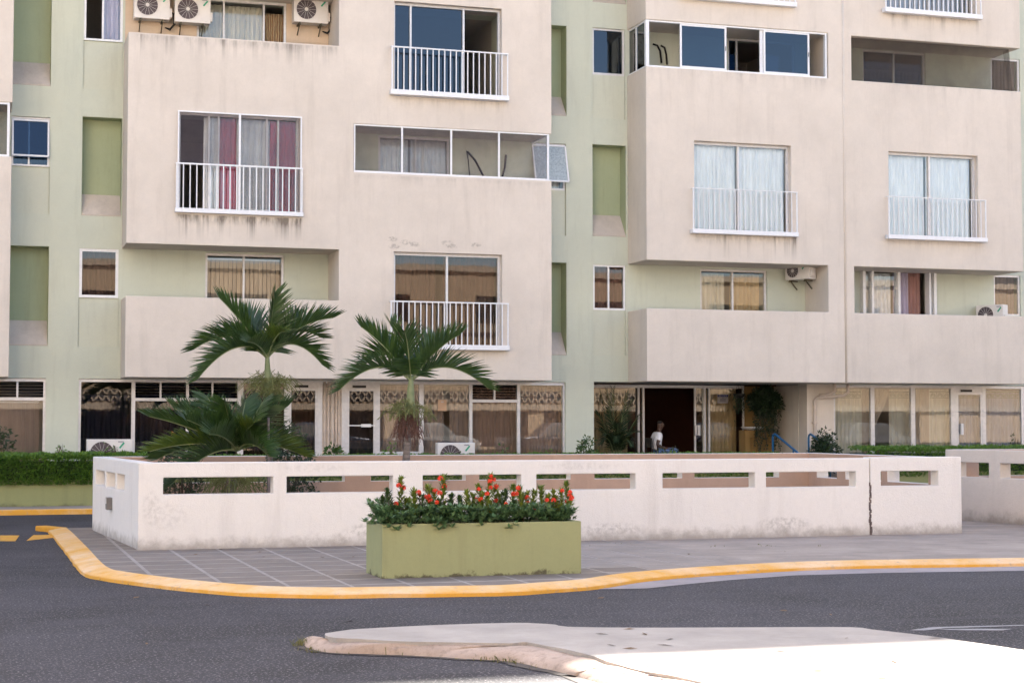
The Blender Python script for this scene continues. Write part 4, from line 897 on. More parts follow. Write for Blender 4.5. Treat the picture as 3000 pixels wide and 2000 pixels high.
MB().box(EN[0] - .3, ex(1865), ey + .04, ey + .046, WALK, ZH).build('pane', M['glass'], en); MB().box(ex(2081), ex(2178), ey + .04, ey + .046, WALK, ZH).build('pane', M['glass'], en)
o = MB().box(ex(2037), ex(2042), ey + .06, ey + .10, WALK, ZH).build('sliding_door', M['alu'], en); MB().box(ex(2042), ex(2062), ey + .075, ey + .08, WALK, ZH).build('pane', M['glass'], en)
MB().box(ex(2035), ex(2040), ey - .03, ey + .055, fz(2040, 1275, ey), fz(2040, 1245, ey)).build('handle', M['alu'], en); MB().box(ex(2043), ex(2050), ey - .03, ey + .055, fz(2040, 1275, ey), fz(2040, 1245, ey)).build('handle', M['alu'], en)
voxels('inner_wall', [M['gold_wall']], B, (ex(2181) + .01, EN[1] - .005, ey - .02, ey + .1, WALK, ZE1), [])
box_part('return_wall', M['cream_plain'], B, EN[1] - .02, EN[1] - .006, F2 + .41, ey - .025, WALK, ZE1)
# beige curtains inside the entrance panes
curtain(EN[0] - .2, ex(1860), WALK, ZH - .02, ey + .5, M['c_gold'], 'golden brown curtain behind the entrance palm', seed=60); curtain(ex(2084), ex(2176), WALK, ZH - .02, ey + .4, M['c_gold'], 'golden brown curtain behind the blue and white notice', seed=61)
# notice sign
t_ = thing('notice_sign', (ex(2118), ey + .03, fz(2118, 1181, ey)), 'white notice with blue heading on the entrance glass', 'sign')
x0, x1, z0, z1 = px_rect(2103, 1155, 2134, 1181, ey); MB().box(x0, x1, ey + .02, ey + .03, z0, z1).build('plate', M['sign_white'], t_); MB().box(x0 + .004, x1 - .004, ey + .014, ey + .019, z1 - .062, z1 - .004).build('heading', M['sign_blue'], t_)
def text(body, size, loc, mat, parent, name, rot=(R(90), 0, 0)):
    cu = bpy.data.curves.new(name, 'FONT'); cu.body = body; cu.size = size; cu.align_x = 'CENTER'; cu.align_y = 'CENTER'; cu.extrude = .001
    o = bpy.data.objects.new(name, cu); col.objects.link(o); dg = bpy.context.evaluated_depsgraph_get(); me = bpy.data.meshes.new_from_object(o.evaluated_get(dg)); bpy.data.objects.remove(o)
    me.materials.clear(); me.materials.append(mat); o = bpy.data.objects.new(name, me); col.objects.link(o); o.parent = parent; o.location = Vector(loc) - (parent_world(parent) if parent else Vector((0, 0, 0))); o.rotation_euler = rot; return o
text('NOTICE', .062, ((x0 + x1) / 2, ey + .012, z1 - .034), M['sign_white'], t_, 'lettering')
for i, wd in enumerate((.04, .16, .15, .18)):
    z = z1 - .085 - i * .028; MB().box((x0 + x1) / 2 - wd / 2, (x0 + x1) / 2 + wd / 2, ey + .016, ey + .0195, z - .007, z + .004).build('text_line', M['logo_dark'], t_)

# ---- raised walkway, steps, hedge planters
def structure(o): o['kind'] = 'structure'; return o
SX0, SX1 = fx(2266, 1280, 36.4) - .1, fx(2369, 1280, 36.4) + .12
structure(voxels('walkway', [M['walk_conc']], None, (XL, XRR, 35.25, F2 + .7, 0, WALK), [(SX0 - .6, SX1 + .1, 35, 36.3, -1, 2)]))
structure(MB().box(EN[0] - .6, EN[1] + .1, F2 + .71, 44, 0, WALK).build('walkway', M['walk_conc']))
st = thing('entrance_steps', (SX0, 34.8, 0), 'concrete steps up to the glass entrance', 'steps')
for i in range(3): MB().box(SX0 - .58, SX1 + .08, 35.1 + i * .4, 36.29, KZ if i == 0 else KZ + i * .155 + .002, KZ + (i + 1) * .155).build('step', M['walk_conc'], st, bevel=.01)
def rail(px, label):
    x = fx(px, 1272, 36.4); z1 = fz(px, 1271, 36.4); t_ = thing('handrail', (x, 36.4, WALK), label, 'handrail', 'blue handrails')
    MB().tube([(x, 36.4, WALK), (x, 36.4, z1 - .08), (x, 36.37, z1 - .02), (x, 36.3, z1), (x, 36.2, z1 - .03), (x, 34.9, z1 - .5), (x, 34.8, z1 - .57), (x, 34.78, z1 - .66), (x, 34.78, KZ)], .026, 8).build('rail', M['blue_paint'], t_, smooth=True)
    MB().tube([(x, 35.35, KZ + .1), (x, 35.35, z1 - .34)], .02, 8).build('post', M['blue_paint'], t_, smooth=True); return t_
rail(2264, 'left blue tubular handrail of the entrance steps'); rail(2369, 'right blue tubular handrail of the entrance steps, in front of the pilaster')
def hedge_planter(x0, x1, label):
    t_ = thing('hedge_planter', ((x0 + x1) / 2, 34.3, 0), label, 'planter')
    voxels('wall', [M['hedge_planter_green']], t_, (x0, x1, 34.3, 35.24, 0, .60), [(x0 + .12, x1 - .12, 34.42, 35.14, .5, 1)], .008)
    return t_
hpl = hedge_planter(-14, SX0 - .62, 'low olive planter wall under the clipped hedge at the left')
for px in (47, 188):
    x = fx(px, 1474, 34.3); z = fz(px, 1474, 34.3); MB().lathe((x, 34.3, z), [(.035, -.012), (.035, .02), (.001, .02)], 14, 'y').build('drain_pipe', M['dark_metal'], hpl)
    MB().lathe((x, 34.29, z), [(.030, -.012), (.045, -.012), (.045, .012), (.030, .012)], 14, 'y').build('drain_collar', M['hedge_planter_green'], hpl)
hedge_planter(SX1 + .12, 34, 'olive planter wall under the hedge right of the entrance steps')

# ------------------------------------------------------------------ air conditioners
def ac_unit(loc, rz, label, w=.79, h=.56, d=.29, wall=None, wires=True):
    t_ = thing('air_conditioner', loc, label, 'air conditioner', 'outdoor air conditioner units'); t_.rotation_euler = (0, 0, rz)
    L = dict(local=True)
    body = MB().box(-w / 2, w / 2, 0, d, 0, h).build('case', M['ac_white'], t_, bevel=.012, **L)
    r = h * .40; cx = -w / 2 + r + .055; cz = h * .52
    MB().lathe((cx, 0, cz), [(r, -.004), (r, -.001)], 32, 'y').build('fan_grille', M['ac_dark'], t_, **L)
    m = MB(); m.lathe((cx, -.012, cz), [(.035, -.006), (.04, 0), (.04, .01)], 16, 'y')
    fr = m.build('grille_hub', M['ac_white'], t_, **L)
    m = MB()
    for k in range(14): a = 2 * math.pi * k / 14; m.bar((cx + .03 * math.cos(a), -.010, cz + .03 * math.sin(a)), (cx + (r + .008) * math.cos(a), -.010, cz + (r + .008) * math.sin(a)), .004, .004)
    m.build('grille_spokes', M['ac_white'], t_, **L)
    for rr_, nm in ((r + .004, 'grille_ring'), (r * .66, 'grille_ring'), (r * .36, 'grille_ring')):
        m = MB(); m.tube([(cx + rr_ * math.cos(a * math.pi / 16), -.009, cz + rr_ * math.sin(a * math.pi / 16)) for a in range(33)], .0035 if nm and rr_ < r else .008, 5, cap=False); m.build(nm, M['ac_white'] if rr_ > r else M['ac_dark'], t_, **L)
    x0 = cx + r + .05; MB().box(x0, w / 2 - .03, -.004, .001, .05, h * .62).build('service_panel', M['ac_white'], t_, bevel=.002, **L)
    m = MB(); m.bar((x0 + .06, -.004, h - .18), (x0 + .15, -.004, h - .07), .006, .035, Vector((-.6, 0, .6))); m.build('green_mark', M['logo_green'], t_, **L)
    for i in range(5): q = x0 + .035 + i * .022; MB().box(q, q + .014, -.005, .001, h - .062, h - .040).build('maker_lettering', M['logo_dark'], t_, **L)
    MB().box(w / 2, w / 2 + .05, .04, .17, .06, .26).build('valve_cover', M['ac_white'], t_, bevel=.01, **L)
    if wall:
        for sx in (-w * .32, w * .3):
            m = MB(); m.box(sx - .015, sx + .015, .0, wall, -.035, -.002); m.bar((sx, .05, -.03), (sx, wall - .005, -.22), .028, .02, Vector((1, 0, 0))); m.box(sx - .02, sx + .02, -.01, .04, -.06, -.03); m.build('bracket', M['bracket'], t_, **L)
    else: MB().box(-w * .42, w * .42, .03, d - .03, -.05, -.001).build('foot_rail', M['bracket'], t_, **L)
    if wires:
        for k in range(2):
            m = MB(); m.tube([(w / 2 + .04, .1 + .04 * k, .2), (w / 2 + .09 + .03 * k, .14, .16), (w / 2 + .10 + .03 * k, .2, -.05), (w / 2 + .03, .26, -.14 - .03 * k), (w / 2 - .06, (wall or d) - .02, -.1)], .014, 6); m.build('refrigerant_pipe', M['rubber'], t_, smooth=True, **L)
    return t_
yac = F2 - .40
for (a, b, yb, lb, wr) in ((392, 499, 55, 'leftmost of the three wall-hung air conditioners at the top left', True), (511, 618, 67, 'middle of the three wall-hung air conditioners, overlapping the ivory curtain', False), (860, 963, 67, 'wall-hung air conditioner right of the crochet curtain at the top left', True)):
    ac_unit((fx((a + b) / 2, yb, yac), yac, fz((a + b) / 2, yb, yac)), 0, lb, w=(fx(b, yb, yac) - fx(a, yb, yac)) * .98, wall=.36, wires=wr)
# first floor right: one on a wall bracket seen from its side, one on the balcony
t_ = ac_unit((fx(2338, 815, 37.0), 37.05, fz(2338, 817, 36.9)), R(-62), 'air conditioner hung high in the first-floor balcony corner, seen from the side', h=.42, w=.7, wall=.32, wires=False)
t_ = ac_unit((fx(2905, 915, 36.9), 37.0, ZB1 - .20), R(-58), 'white air conditioner standing on the first-floor balcony at the far right', h=.52, w=.72)
t_ = ac_unit((fx(320, 1345, 35.7), 35.6, WALK + .22), R(0), 'ground-floor air conditioner behind the hedge at the left', w=.90, h=.60)
t_ = ac_unit((fx(1333, 1330, 35.6), 35.5, WALK + .17), R(-6), 'ground-floor air conditioner with leaves before its fan, in the middle', w=.82, h=.56, wires=False)
ac_unit((fx(1938, 200, 37.0), 36.9, ZB3 - .42), 0, 'air conditioner low behind the top sliding windows, only its top showing', w=.5, h=.52)
for nm, pts, lb in (('insulated_pipe', [(1367, 442), (1372, 470), (1376, 515)], 'thin drooping pipe in the four-pane balcony'), ('insulated_pipe', [(1369, 444), (1392, 470), (1408, 500), (1418, 520)], 'curved black pipe in the four-pane balcony'), ('insulated_pipe', [(1482, 454), (1479, 490), (1471, 520)], 'straight black pipe right of the curved one in the four-pane balcony'), ('insulated_pipe', [(1913, 130), (1926, 134), (1934, 150), (1938, 185)], 'left black pipe rising from the unit behind the top sliding windows'), ('insulated_pipe', [(1936, 134), (1947, 140), (1952, 160), (1954, 190)], 'right black pipe rising from the unit behind the top sliding windows')):
    Yp = F2 - .06; m = MB(); m.tube([at(p[0], p[1], Yp) for p in pts], .012 if 'thin' in lb else .024, 6); tag(m.build(nm, M['rubber'], smooth=True, rel=at(*pts[-1], Yp)), lb, 'pipe', 'air conditioner pipes')

# ------------------------------------------------------------------ plants
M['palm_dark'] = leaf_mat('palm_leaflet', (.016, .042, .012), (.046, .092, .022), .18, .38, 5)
M['palm_yellow'] = leaf_mat('palm_leaflet_yellowish', (.035, .075, .015), (.11, .15, .022), .3, .42, 5)  # leaflets of the yellower fronds, their own leaf colour
M['palm_stem'] = leaf_mat('palm_crownshaft', (.13, .17, .07), (.20, .23, .11), .05, .5, 6)
M['strand'] = plain('palm_fruit_strand', (.13, .145, .045), .7, 0, .4, 20); M['strand_dry'] = plain('dry_fruit_strand', (.115, .055, .04), .8, 0, .4, 20)
M['hedge'] = leaf_mat('hedge_leaf', (.055, .13, .02), (.14, .26, .035), .25, .45, 14)
M['bush_dark'] = leaf_mat('dark_bush_leaf', (.012, .026, .012), (.028, .055, .020), .15, .45, 12)
M['bush_mid'] = leaf_mat('mid_bush_leaf', (.028, .065, .015), (.07, .13, .03), .2, .45, 12)
M['glaucous'] = leaf_mat('blue_green_leaf', (.055, .125, .052), (.14, .235, .10), .12, .5, 16)
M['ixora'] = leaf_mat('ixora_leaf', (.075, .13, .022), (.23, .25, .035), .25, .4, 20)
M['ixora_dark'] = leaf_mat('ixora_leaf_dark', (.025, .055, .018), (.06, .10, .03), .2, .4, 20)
M['red_petal'] = leaf_mat('ixora_petal', (.74, .030, .012), (.82, .075, .018), .1, .5, 40)
M['pink_petal'] = leaf_mat('pink_petal', (.6, .02, .16), (.7, .05, .25), .2); M['orange_petal'] = leaf_mat('orange_petal', (.75, .25, .02), (.8, .35, .02), .2)
M['twig'] = plain('twig', (.09, .065, .045), .85)
def trunk_mat():
    m, t, b = new_mat('ringed_palm_trunk'); x, y, z = sep_xyz(t)
    wv = math_n(t, 'FRACT', math_n(t, 'ADD', math_n(t, 'MULTIPLY', z, 16), math_n(t, 'MULTIPLY', noise_tex(t, 6, 3), .8)))
    c = mixc(t, ramp(t, wv, .0, .25), (.07, .055, .05), (.20, .17, .155)); c = mixc(t, ramp(t, noise_tex(t, 12, 4), .45, .7), c, (.10, .085, .075))
    setc(t, b, c); b.inputs['Roughness'].default_value = .9; bump(t, b, wv, .5, .01); return m
M['trunk'] = trunk_mat()
def bez(p0, c, p1, t): return p0 * (1 - t) ** 2 + c * 2 * t * (1 - t) + p1 * t * t
def frond_mesh(m, p0, tip, arch, L, n, wid, rr, lift=.35, spread=1.0, droop=.26):
    c = p0.lerp(tip, .42) + Vector((0, 0, arch)); P = [bez(p0, c, tip, i / 16) for i in range(17)]
    ln = sum((b - a).length for a, b in zip(P, P[1:]))
    m.tube(P, [.013 * (1 - .8 * i / 16) + .002 for i in range(17)], 5, 1)
    hor = (tip - p0); hor.z = 0; sd0 = Vector((-hor.y, hor.x, 0))
    if sd0.length < .05: sd0 = Vector((RV.x, RV.y, 0))
    sd0.normalize()
    for i in range(n):
        t = .10 + .90 * (i + .5) / n; p = bez(p0, c, tip, t); T = (bez(p0, c, tip, min(1, t + .02)) - bez(p0, c, tip, t - .02)).normalized()
        up = sd0.cross(T).normalized()
        if up.z < 0 and abs(T.z) < .8: up = -up
        prof = min(1, (.45 + 2.2 * t)) * (1 - .5 * max(0, (t - .55) / .45) ** 1.4)
        for s in (-1, 1):
            a = R(66 - 36 * t + rr.uniform(-6, 6)) * spread; l = L * prof * rr.uniform(.85, 1.08)
            d = (T * math.cos(a) + (sd0 * s * .72 + up * (lift + rr.uniform(-.15, .15))) * math.sin(a)).normalized()
            nrm = d.cross(T).normalized(); wv = T - d * T.dot(d); wv.normalize()
            pts = []; q = p.copy(); dd = d.copy(); k = 4
            for j in range(k + 1):
                u = j / k; pts.append((q.copy(), wid * (.55 + 1.2 * u if u < .35 else (1 - u) * 1.5 + .03)))
                dd = (dd + Vector((0, 0, -1)) * droop * (.35 + u) / k).normalized(); q = q + dd * l / k
            i0 = len(m.v); nn2 = wv.cross(d).normalized()
            for (q, w_) in pts: m.v += [q - wv * w_ * .5 + nn2 * w_ * .14, q, q + wv * w_ * .5 + nn2 * w_ * .14]
            for j in range(k):
                a0 = i0 + j * 3
                for e in (0, 1): m.f.append((a0 + e, a0 + e + 1, a0 + e + 4, a0 + e + 3)); m.mi.append(0)
    return m
def palm(label, Y, trunk_px, r0, r1, crown, fronds, shaft=None, strands=None, seed=1, L=.47, wid=.035, n=46):
    rr = random.Random(seed); base = at(*trunk_px[0], Y); base.z = max(base.z, .02)
    t_ = thing('palm_tree', (base.x, Y, 0.0), label, 'palm tree', 'palms in the walled garden')
    pts = [Vector((base.x, Y, 0))] + [at(x, y, Y) for x, y in trunk_px]; sp = []
    for i in range(len(pts) - 1):
        for j in range(8): sp.append(pts[i].lerp(pts[i + 1], j / 8))
    sp.append(pts[-1]); nS = len(sp)
    MB().tube(sp, [(r0 + (r1 - r0) * i / nS) * (1 + .05 * math.sin(i * 2.4)) for i in range(nS)], 12).build('trunk', M['trunk'], t_, smooth=True)
    c = at(*crown, Y)
    if shaft:
        s0 = at(*shaft, Y); MB().tube([s0, s0.lerp(c, .3), s0.lerp(c, .7), c, c + Vector((0, 0, .1))], [r1 * 1.15, r1 * 1.35, r1 * 1.1, r1 * .8, r1 * .3], 12).build('crownshaft', M['palm_stem'], t_, smooth=True)
    for f in fronds:
        px, py, dy, arch = f[:4]; mt = M['palm_yellow'] if len(f) > 4 and f[4] == 'y' else M['palm_dark']; k = f[5] if len(f) > 5 else 1.0
        px, py = crown[0] + (px - crown[0]) * .95, crown[1] + (py - crown[1]) * .95; tip = at(px, py, Y + dy); m = frond_mesh(MB(), c.copy(), tip, arch, L * k, int(n * (.7 + .3 * k)), wid, rr, lift=rr.uniform(.55, 1.0), droop=.22)
        m.build('frond', [mt, M['palm_stem']], t_)
    for (sx, sy, rx, cnt, mat_, dr) in (strands or ()):
        o = at(sx, sy, Y); m = MB()
        for i in range(cnt):
            a = rr.uniform(0, 2 * math.pi); l = rx * rr.uniform(.5, 1.05); d = Vector((math.cos(a), math.sin(a) * .8, 0)); h = rr.uniform(.02, .16) * dr[0]
            p0 = o + Vector((0, 0, rr.uniform(-.05, .05))); p = [p0, p0 + d * l * .35 + Vector((0, 0, h)), p0 + d * l * .75 + Vector((0, 0, h * .9 - .04)) + Vector((rr.uniform(-.05, .05), 0, rr.uniform(-.04, .04))), p0 + d * l + Vector((0, 0, -dr[1] * rr.uniform(.5, 1.3)))]
            m.tube([p[0].lerp(p[1], .0), p[0].lerp(p[1], .6) + Vector((0, 0, .02)), p[1], p[2], p[3]], .0045, 4, cap=False)
            for b_ in range(3): q = p[1].lerp(p[2], rr.random()); m.tube([q, q + Vector((rr.uniform(-.1, .1), rr.uniform(-.1, .1), rr.uniform(-.03, .09))), q + Vector((rr.uniform(-.17, .17), rr.uniform(-.12, .12), -.08 * dr[1] / .1))], .0035, 4, cap=False)
        m.build('fruit_strands', M[mat_], t_)
    return t_
palm('tallest palm, slender grey trunk, before the lower left balcony', 24.6, [(790, 1448), (791, 1320), (790, 1225), (786, 1165)], .042, .040, (783, 1050),
     [(638, 866, .10, .10), (700, 905, .5, .20), (806, 848, -.15, .05), (984, 925, .0, .30), (952, 1068, .15, .50), (556, 1022, .1, .50), (568, 1114, -.25, .58), (722, 1000, -.7, .15, 'd', .7), (838, 968, -.6, .25, 'y', .6), (948, 985, .6, .45), (880, 920, .5, .25), (640, 990, .6, .45)],
     shaft=(786, 1165), strands=[(786, 1130, .50, 42, 'strand', (1.0, .08)), (786, 1150, .34, 24, 'strand', (.5, .12))], seed=4)
palm('palm with ringed trunk and reddish dry fruit strands, left of centre', 24.4, [(1184, 1448), (1190, 1345), (1196, 1260), (1201, 1215)], .060, .050, (1204, 1118),
     [(985, 1141, -.15, .52), (1442, 1138, .05, .52), (1052, 950, .1, .16), (1140, 938, .5, .18, 'y', .85), (1355, 972, -.25, .18), (1290, 985, .6, .25), (1185, 965, -.6, .25), (1070, 1060, .6, .5)],
     shaft=(1201, 1215), strands=[(1202, 1200, .50, 34, 'strand', (.9, .16)), (1196, 1225, .24, 48, 'strand_dry', (.3, .34))], seed=9)
palm('short bushy palm nearest the wall corner', 23.9, [(673, 1446), (680, 1400), (688, 1355)], .075, .08, (694, 1320),
     [(424, 1214, -.1, .12), (500, 1188, .45, .12), (590, 1178, .6, .10), (655, 1168, -.3, .05), (850, 1182, -.1, .06), (805, 1186, .5, .08), (745, 1238, -.6, .15, 'y', .8), (790, 1335, -.75, .25, 'd', .9), (425, 1322, -.2, .20, 'y', .85), (450, 1345, .4, .25), (900, 1335, .1, .22, 'y', .9), (860, 1300, .5, .25), (486, 1430, -.4, .30), (610, 1270, -.9, .15, 'd', .9), (540, 1225, -.6, .10), (720, 1168, .2, .05), (600, 1150, .1, .05), (780, 1160, -.3, .05)],
     strands=[(676, 1415, .55, 46, 'strand', (.5, .22))], seed=14, L=.50)
m = MB(); p0, p1 = at(790, 1450, 23.6), at(786, 1222, 23.6); p0.z = 0; m.bar(p0, p1, .055, .03); tag(m.build('stake', plain('weathered_wood', (.16, .135, .13), .9), rel=p0), 'weathered grey wooden stake beside the short palm', 'stake')

def leaf(m, p, d, up, l, w_, mi=0):
    s = d.cross(up)
    if s.length < 1e-3: s = Vector((1, 0, 0))
    s.normalize(); n = s.cross(d).normalized(); i = len(m.v)
    m.v += [p, p + d * l * .45 + s * w_ * .5 + n * w_ * .12, p + d * l - n * l * .12, p + d * l * .45 - s * w_ * .5 + n * w_ * .12, p + d * l * .5]
    m.f += [(i, i + 1, i + 4), (i + 1, i + 2, i + 4), (i + 2, i + 3, i + 4), (i + 3, i, i + 4)]; m.mi += [mi] * 4
def rdir(rr, zmin=-1):
    while True:
        v = Vector((rr.uniform(-1, 1), rr.uniform(-1, 1), rr.uniform(zmin, 1)))
        if .05 < v.length < 1: return v.normalized()
def bush(px, py_top, py_bot, rx, Y, mat, label, n=500, ls=.06, seed=1, flowers=(), zbase=None, cat='shrub', name='shrub', lw=.5):
    rr = random.Random(seed); top = at(px, py_top, Y).z; bot = at(px, py_bot, Y).z if zbase is None else zbase; x = fx(px, (py_top + py_bot) / 2, Y)
    t_ = thing(name, (x, Y, bot), label, cat); cz, h = (top + bot) / 2, (top - bot) / 2; m = MB(); st = MB()
    for i in range(14):
        v = rdir(rr, -.1); e = Vector((x + v.x * rx * .8, Y + v.y * rx * .7, cz + v.z * h * .85)); st.tube([(x, Y, bot), (x + v.x * rx * .3, Y + v.y * rx * .3, cz - h * .1), e], [.010, .007, .003], 5, cap=False)
    cl = [(lambda v: Vector((x + v.x * rx * rr.uniform(.35, 1), Y + v.y * rx * .8 * rr.uniform(.35, 1), cz + v.z * h * rr.uniform(.4, 1))))(rdir(rr)) for _ in range(max(8, n // 16))]
    for i in range(n):
        c = cl[i % len(cl)]; v = rdir(rr, -.4); leaf(m, c + v * ls * .8, v, rdir(rr, .2), ls * rr.uniform(.7, 1.3), ls * lw * rr.uniform(.8, 1.2))
    st.build('stem', M['twig'], t_); m.build('foliage', mat, t_)
    for (fx_, fy_, fm) in flowers:
        c = at(fx_, fy_, Y - rx * .8); m = MB()
        for k in range(7): v = rdir(rr); leaf(m, c, v, rdir(rr), .05, .045)
        m.build('flower', M[fm], t_)
    return t_
bush(850, 1238, 1345, .45, 25.8, M['bush_dark'], 'dark round bush with a pink flower right of the short palm', 3200, .055, 2, [(803, 1259, 'pink_petal')], 0.0)
bush(535, 1240, 1345, .42, 25.6, M['bush_dark'], 'dark bush with one orange flower behind the short palm', 2200, .055, 3, [(507, 1271, 'orange_petal')], 0.0)
bush(985, 1288, 1335, .22, 35.4, M['bush_mid'], 'small round-leaved plant before the cream pipes', 90, .10, 4, zbase=.5, lw=.95)
bush(1715, 1272, 1335, .22, 35.0, M['bush_mid'], 'upright bush at the foot of the green pier by the entrance', 620, .075, 5, zbase=.5)
bush(2416, 1262, 1335, .34, 35.0, M['bush_dark'], 'dark rounded shrub behind the right blue handrail', 1700, .085, 6, zbase=.5)
bush(2972, 1270, 1318, .18, 35.2, M['bush_dark'], 'small sprig of dark leaves near the right edge', 70, .10, 7, zbase=.7)
bush(10, 1255, 1345, .36, 35.0, M['bush_dark'], 'dark straggly bush above the hedge at the left edge', 300, .10, 8, zbase=.5)
bush(1330, 1303, 1340, .28, 35.0, M['bush_mid'], 'low leafy plant before the middle ground-floor air conditioner', 260, .07, 9, zbase=.55)
bush(1143, 1290, 1335, .10, 34.9, M['hedge'], 'thin bright sprout before the glass door window', 40, .08, 10, zbase=.6)
bush(1480, 1300, 1335, .14, 34.9, M['bush_mid'], 'tiny dark sapling left of the wide brown curtain', 36, .10, 11, zbase=.6)
for i, (q, w_) in enumerate(((1460, .3), (1600, .25), (1665, .25), (480, .3), (700, .3))):
    bush(q, 1318, 1340, w_, 34.7, M['hedge'], ('low bright sprouts along the wall top, %s' % ('under the black louvres', 'under the wide brown curtain', 'at the corner of the green pier', 'left of the short palm', 'behind the short palm')[i]), 90, .06, 20 + i, zbase=.62)
for i, (q, yt) in enumerate(((172, 1296), (182, 1294), (310, 1296), (335, 1300))):
    bush(q, yt, 1345, .07, 34.6, M['hedge'], ('thin sprig standing out of the left hedge, %s' % ('left of a close pair', 'right of a close pair', 'in front of the air conditioner fan', 'right of the air conditioner fan')[i]), 22, .06, 30 + i, zbase=.9)
bush(1968, 1296, 1335, .30, 35.1, M['bush_dark'], 'dark leaves in front of the seated man', 260, .07, 40, zbase=.5)
# hanging vine and basket at the entrance
bush(2243, 1135, 1225, .42, 38.6, M['bush_dark'], 'dark vine mass hanging from the entrance ceiling', 4200, .085, 41)
vn = thing('hanging_vine', (fx(2262, 1200, 38.5), 38.5, 1.0), 'thin trailing vine stems below the vine mass', 'plant'); rr = random.Random(8); m = MB(); st = MB()
for i in range(34):
    x = fx(2240 + rr.uniform(-25, 40), 1220, 38.5); y = 38.5 + rr.uniform(-.2, .2); z1, z0 = 2.05, rr.uniform(.9, 1.6); pts = [Vector((x + .05 * math.sin(k + i), y, z1 + (z0 - z1) * k / 8)) for k in range(9)]; st.tube(pts, .004, 4, cap=False)
    for k in range(44): leaf(m, pts[rr.randrange(9)] + Vector((0, 0, rr.uniform(-.08, .08))), rdir(rr, -1), rdir(rr), .06, .03)
st.build('stem', M['twig'], vn); m.build('foliage', M['bush_dark'], vn)
bk = thing('hanging_basket', (fx(2165, 1150, 38.7), 38.7, fz(2165, 1165, 38.7)), 'small dark hanging basket with trailing leaves by the entrance sign', 'hanging basket')
x, z = fx(2165, 1150, 38.7), fz(2165, 1160, 38.7); MB().lathe((x, 38.7, z), [(.06, -.06), (.13, .0), (.16, .06), (.15, .06), (.05, -.04)], 16).build('pot', M['dark_metal'], bk, smooth=True); m = MB()
for a in (0, 2.1, 4.2): m.tube([(x + .15 * math.cos(a), 38.7 + .15 * math.sin(a), z + .06), (x, 38.7, z + .35)], .004, 4)
m.build('hanger', M['dark_metal'], bk); m = MB()
for i in range(160): m_ = Vector((x + rr.gauss(0, .10), 38.7 + rr.gauss(0, .08), z + .08 - abs(rr.gauss(0, .22)))); leaf(m, m_, Vector((rr.uniform(-.5, .5), rr.uniform(-.5, .5), -1)).normalized(), rdir(rr), .11, .022)
m.build('foliage', M['bush_dark'], bk)
# water stoup / fountain on the ochre wall
ft = thing('drinking_fountain', (fx(2205, 1300, 38.9), 38.9, WALK), 'wall drinking fountain with a round basin and arched niche in the entrance', 'fountain'); x = fx(2205, 1250, 38.9); zf = fz(2205, 1253, 38.9)
voxels('pedestal', [M['gold_wall']], ft, (x - .24, x + .24, 38.82, 39.2, WALK, zf - .06), [(x - .1, x + .1, 38.7, 38.9, WALK + .15, zf - .25)], .01); MB().lathe((x, 38.9, zf), [(.12, -.06), (.26, -.02), (.30, .03), (.27, .03), (.1, -.02)], 24).build('basin', M['alu'], ft, smooth=True)

# areca palm in a pot inside the entrance recess
ar = thing('potted_palm', (fx(1805, 1300, 38.3), 38.3, WALK), 'dense dark areca palm in a red pot left of the entrance door', 'potted plant'); x = fx(1805, 1300, 38.3); rr = random.Random(21)
MB().lathe((x, 38.3, WALK), [(.16, 0), (.24, .30), (.27, .30), (.27, .36), (.23, .36), (.2, .28)], 24).build('pot', M['terracotta'], ar, smooth=True)
for (px, py, dy, arch) in ((1760, 1145, .1, .0), (1778, 1140, .3, .05), (1795, 1138, -.1, .02), (1835, 1150, .1, .04), (1850, 1170, .3, .05), (1745, 1205, -.2, .3), (1875, 1215, -.1, .25), (1740, 1255, -.3, .35), (1872, 1265, -.3, .35), (1770, 1275, -.5, .4), (1840, 1270, -.5, .4), (1810, 1240, -.6, .35), (1760, 1300, -.5, .5), (1850, 1305, -.5, .5), (1805, 1290, -.65, .5), (1780, 1195, -.3, .2), (1830, 1190, -.3, .2)):
    b = Vector((x + rr.uniform(-.1, .1), 38.3 + rr.uniform(-.1, .1), WALK + .36)); m = frond_mesh(MB(), b, at(px, py, 38.3 + dy), arch + .05, .28, 34, .018, rr, .2, 1.0, .5); m.build('frond', [M['bush_dark'], M['palm_stem']], ar)

# hedges
def hedge(x0, x1, z1, label, dens, seed, ztop_fn=None):
    rr = random.Random(seed); t_ = thing('hedge', ((x0 + x1) / 2, 34.7, .5), label, 'hedge'); m = MB(); core = MB()
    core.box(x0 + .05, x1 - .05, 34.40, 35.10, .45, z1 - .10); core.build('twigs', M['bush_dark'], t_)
    n = int((x1 - x0) * dens)
    for i in range(n):
        u = rr.random(); x = rr.uniform(x0, x1); bmp = .05 * noise.noise(Vector((x * 3.1, u * 4, seed)))
        if u < .55: p = Vector((x, 34.28 + bmp - rr.uniform(-.05, .07), rr.uniform(.50, z1))); d = Vector((rr.uniform(-.8, .8), -1, rr.uniform(-.3, 1.0)))
        else: p = Vector((x, rr.uniform(34.28, 35.15), z1 + bmp + rr.uniform(-.06, .03))); d = Vector((rr.uniform(-.8, .8), rr.uniform(-.8, .8), 1))
        leaf(m, p, d.normalized(), rdir(rr), rr.uniform(.045, .075), rr.uniform(.028, .045))
    m.build('foliage', M['hedge'], t_)['kind'] = 'stuff'
    return t_
hedge(-3.2, 3.2, 1.05, 'bright green clipped hedge at the left, above the olive planter', 4200, 1)
hedge(3.25, SX0 - .7, .99, 'low clipped hedge seen through the wall slots behind the palms', 1500, 2)
hedge(SX1 + .2, 30, 1.12, 'clipped hedge right of the entrance steps', 1900, 3)

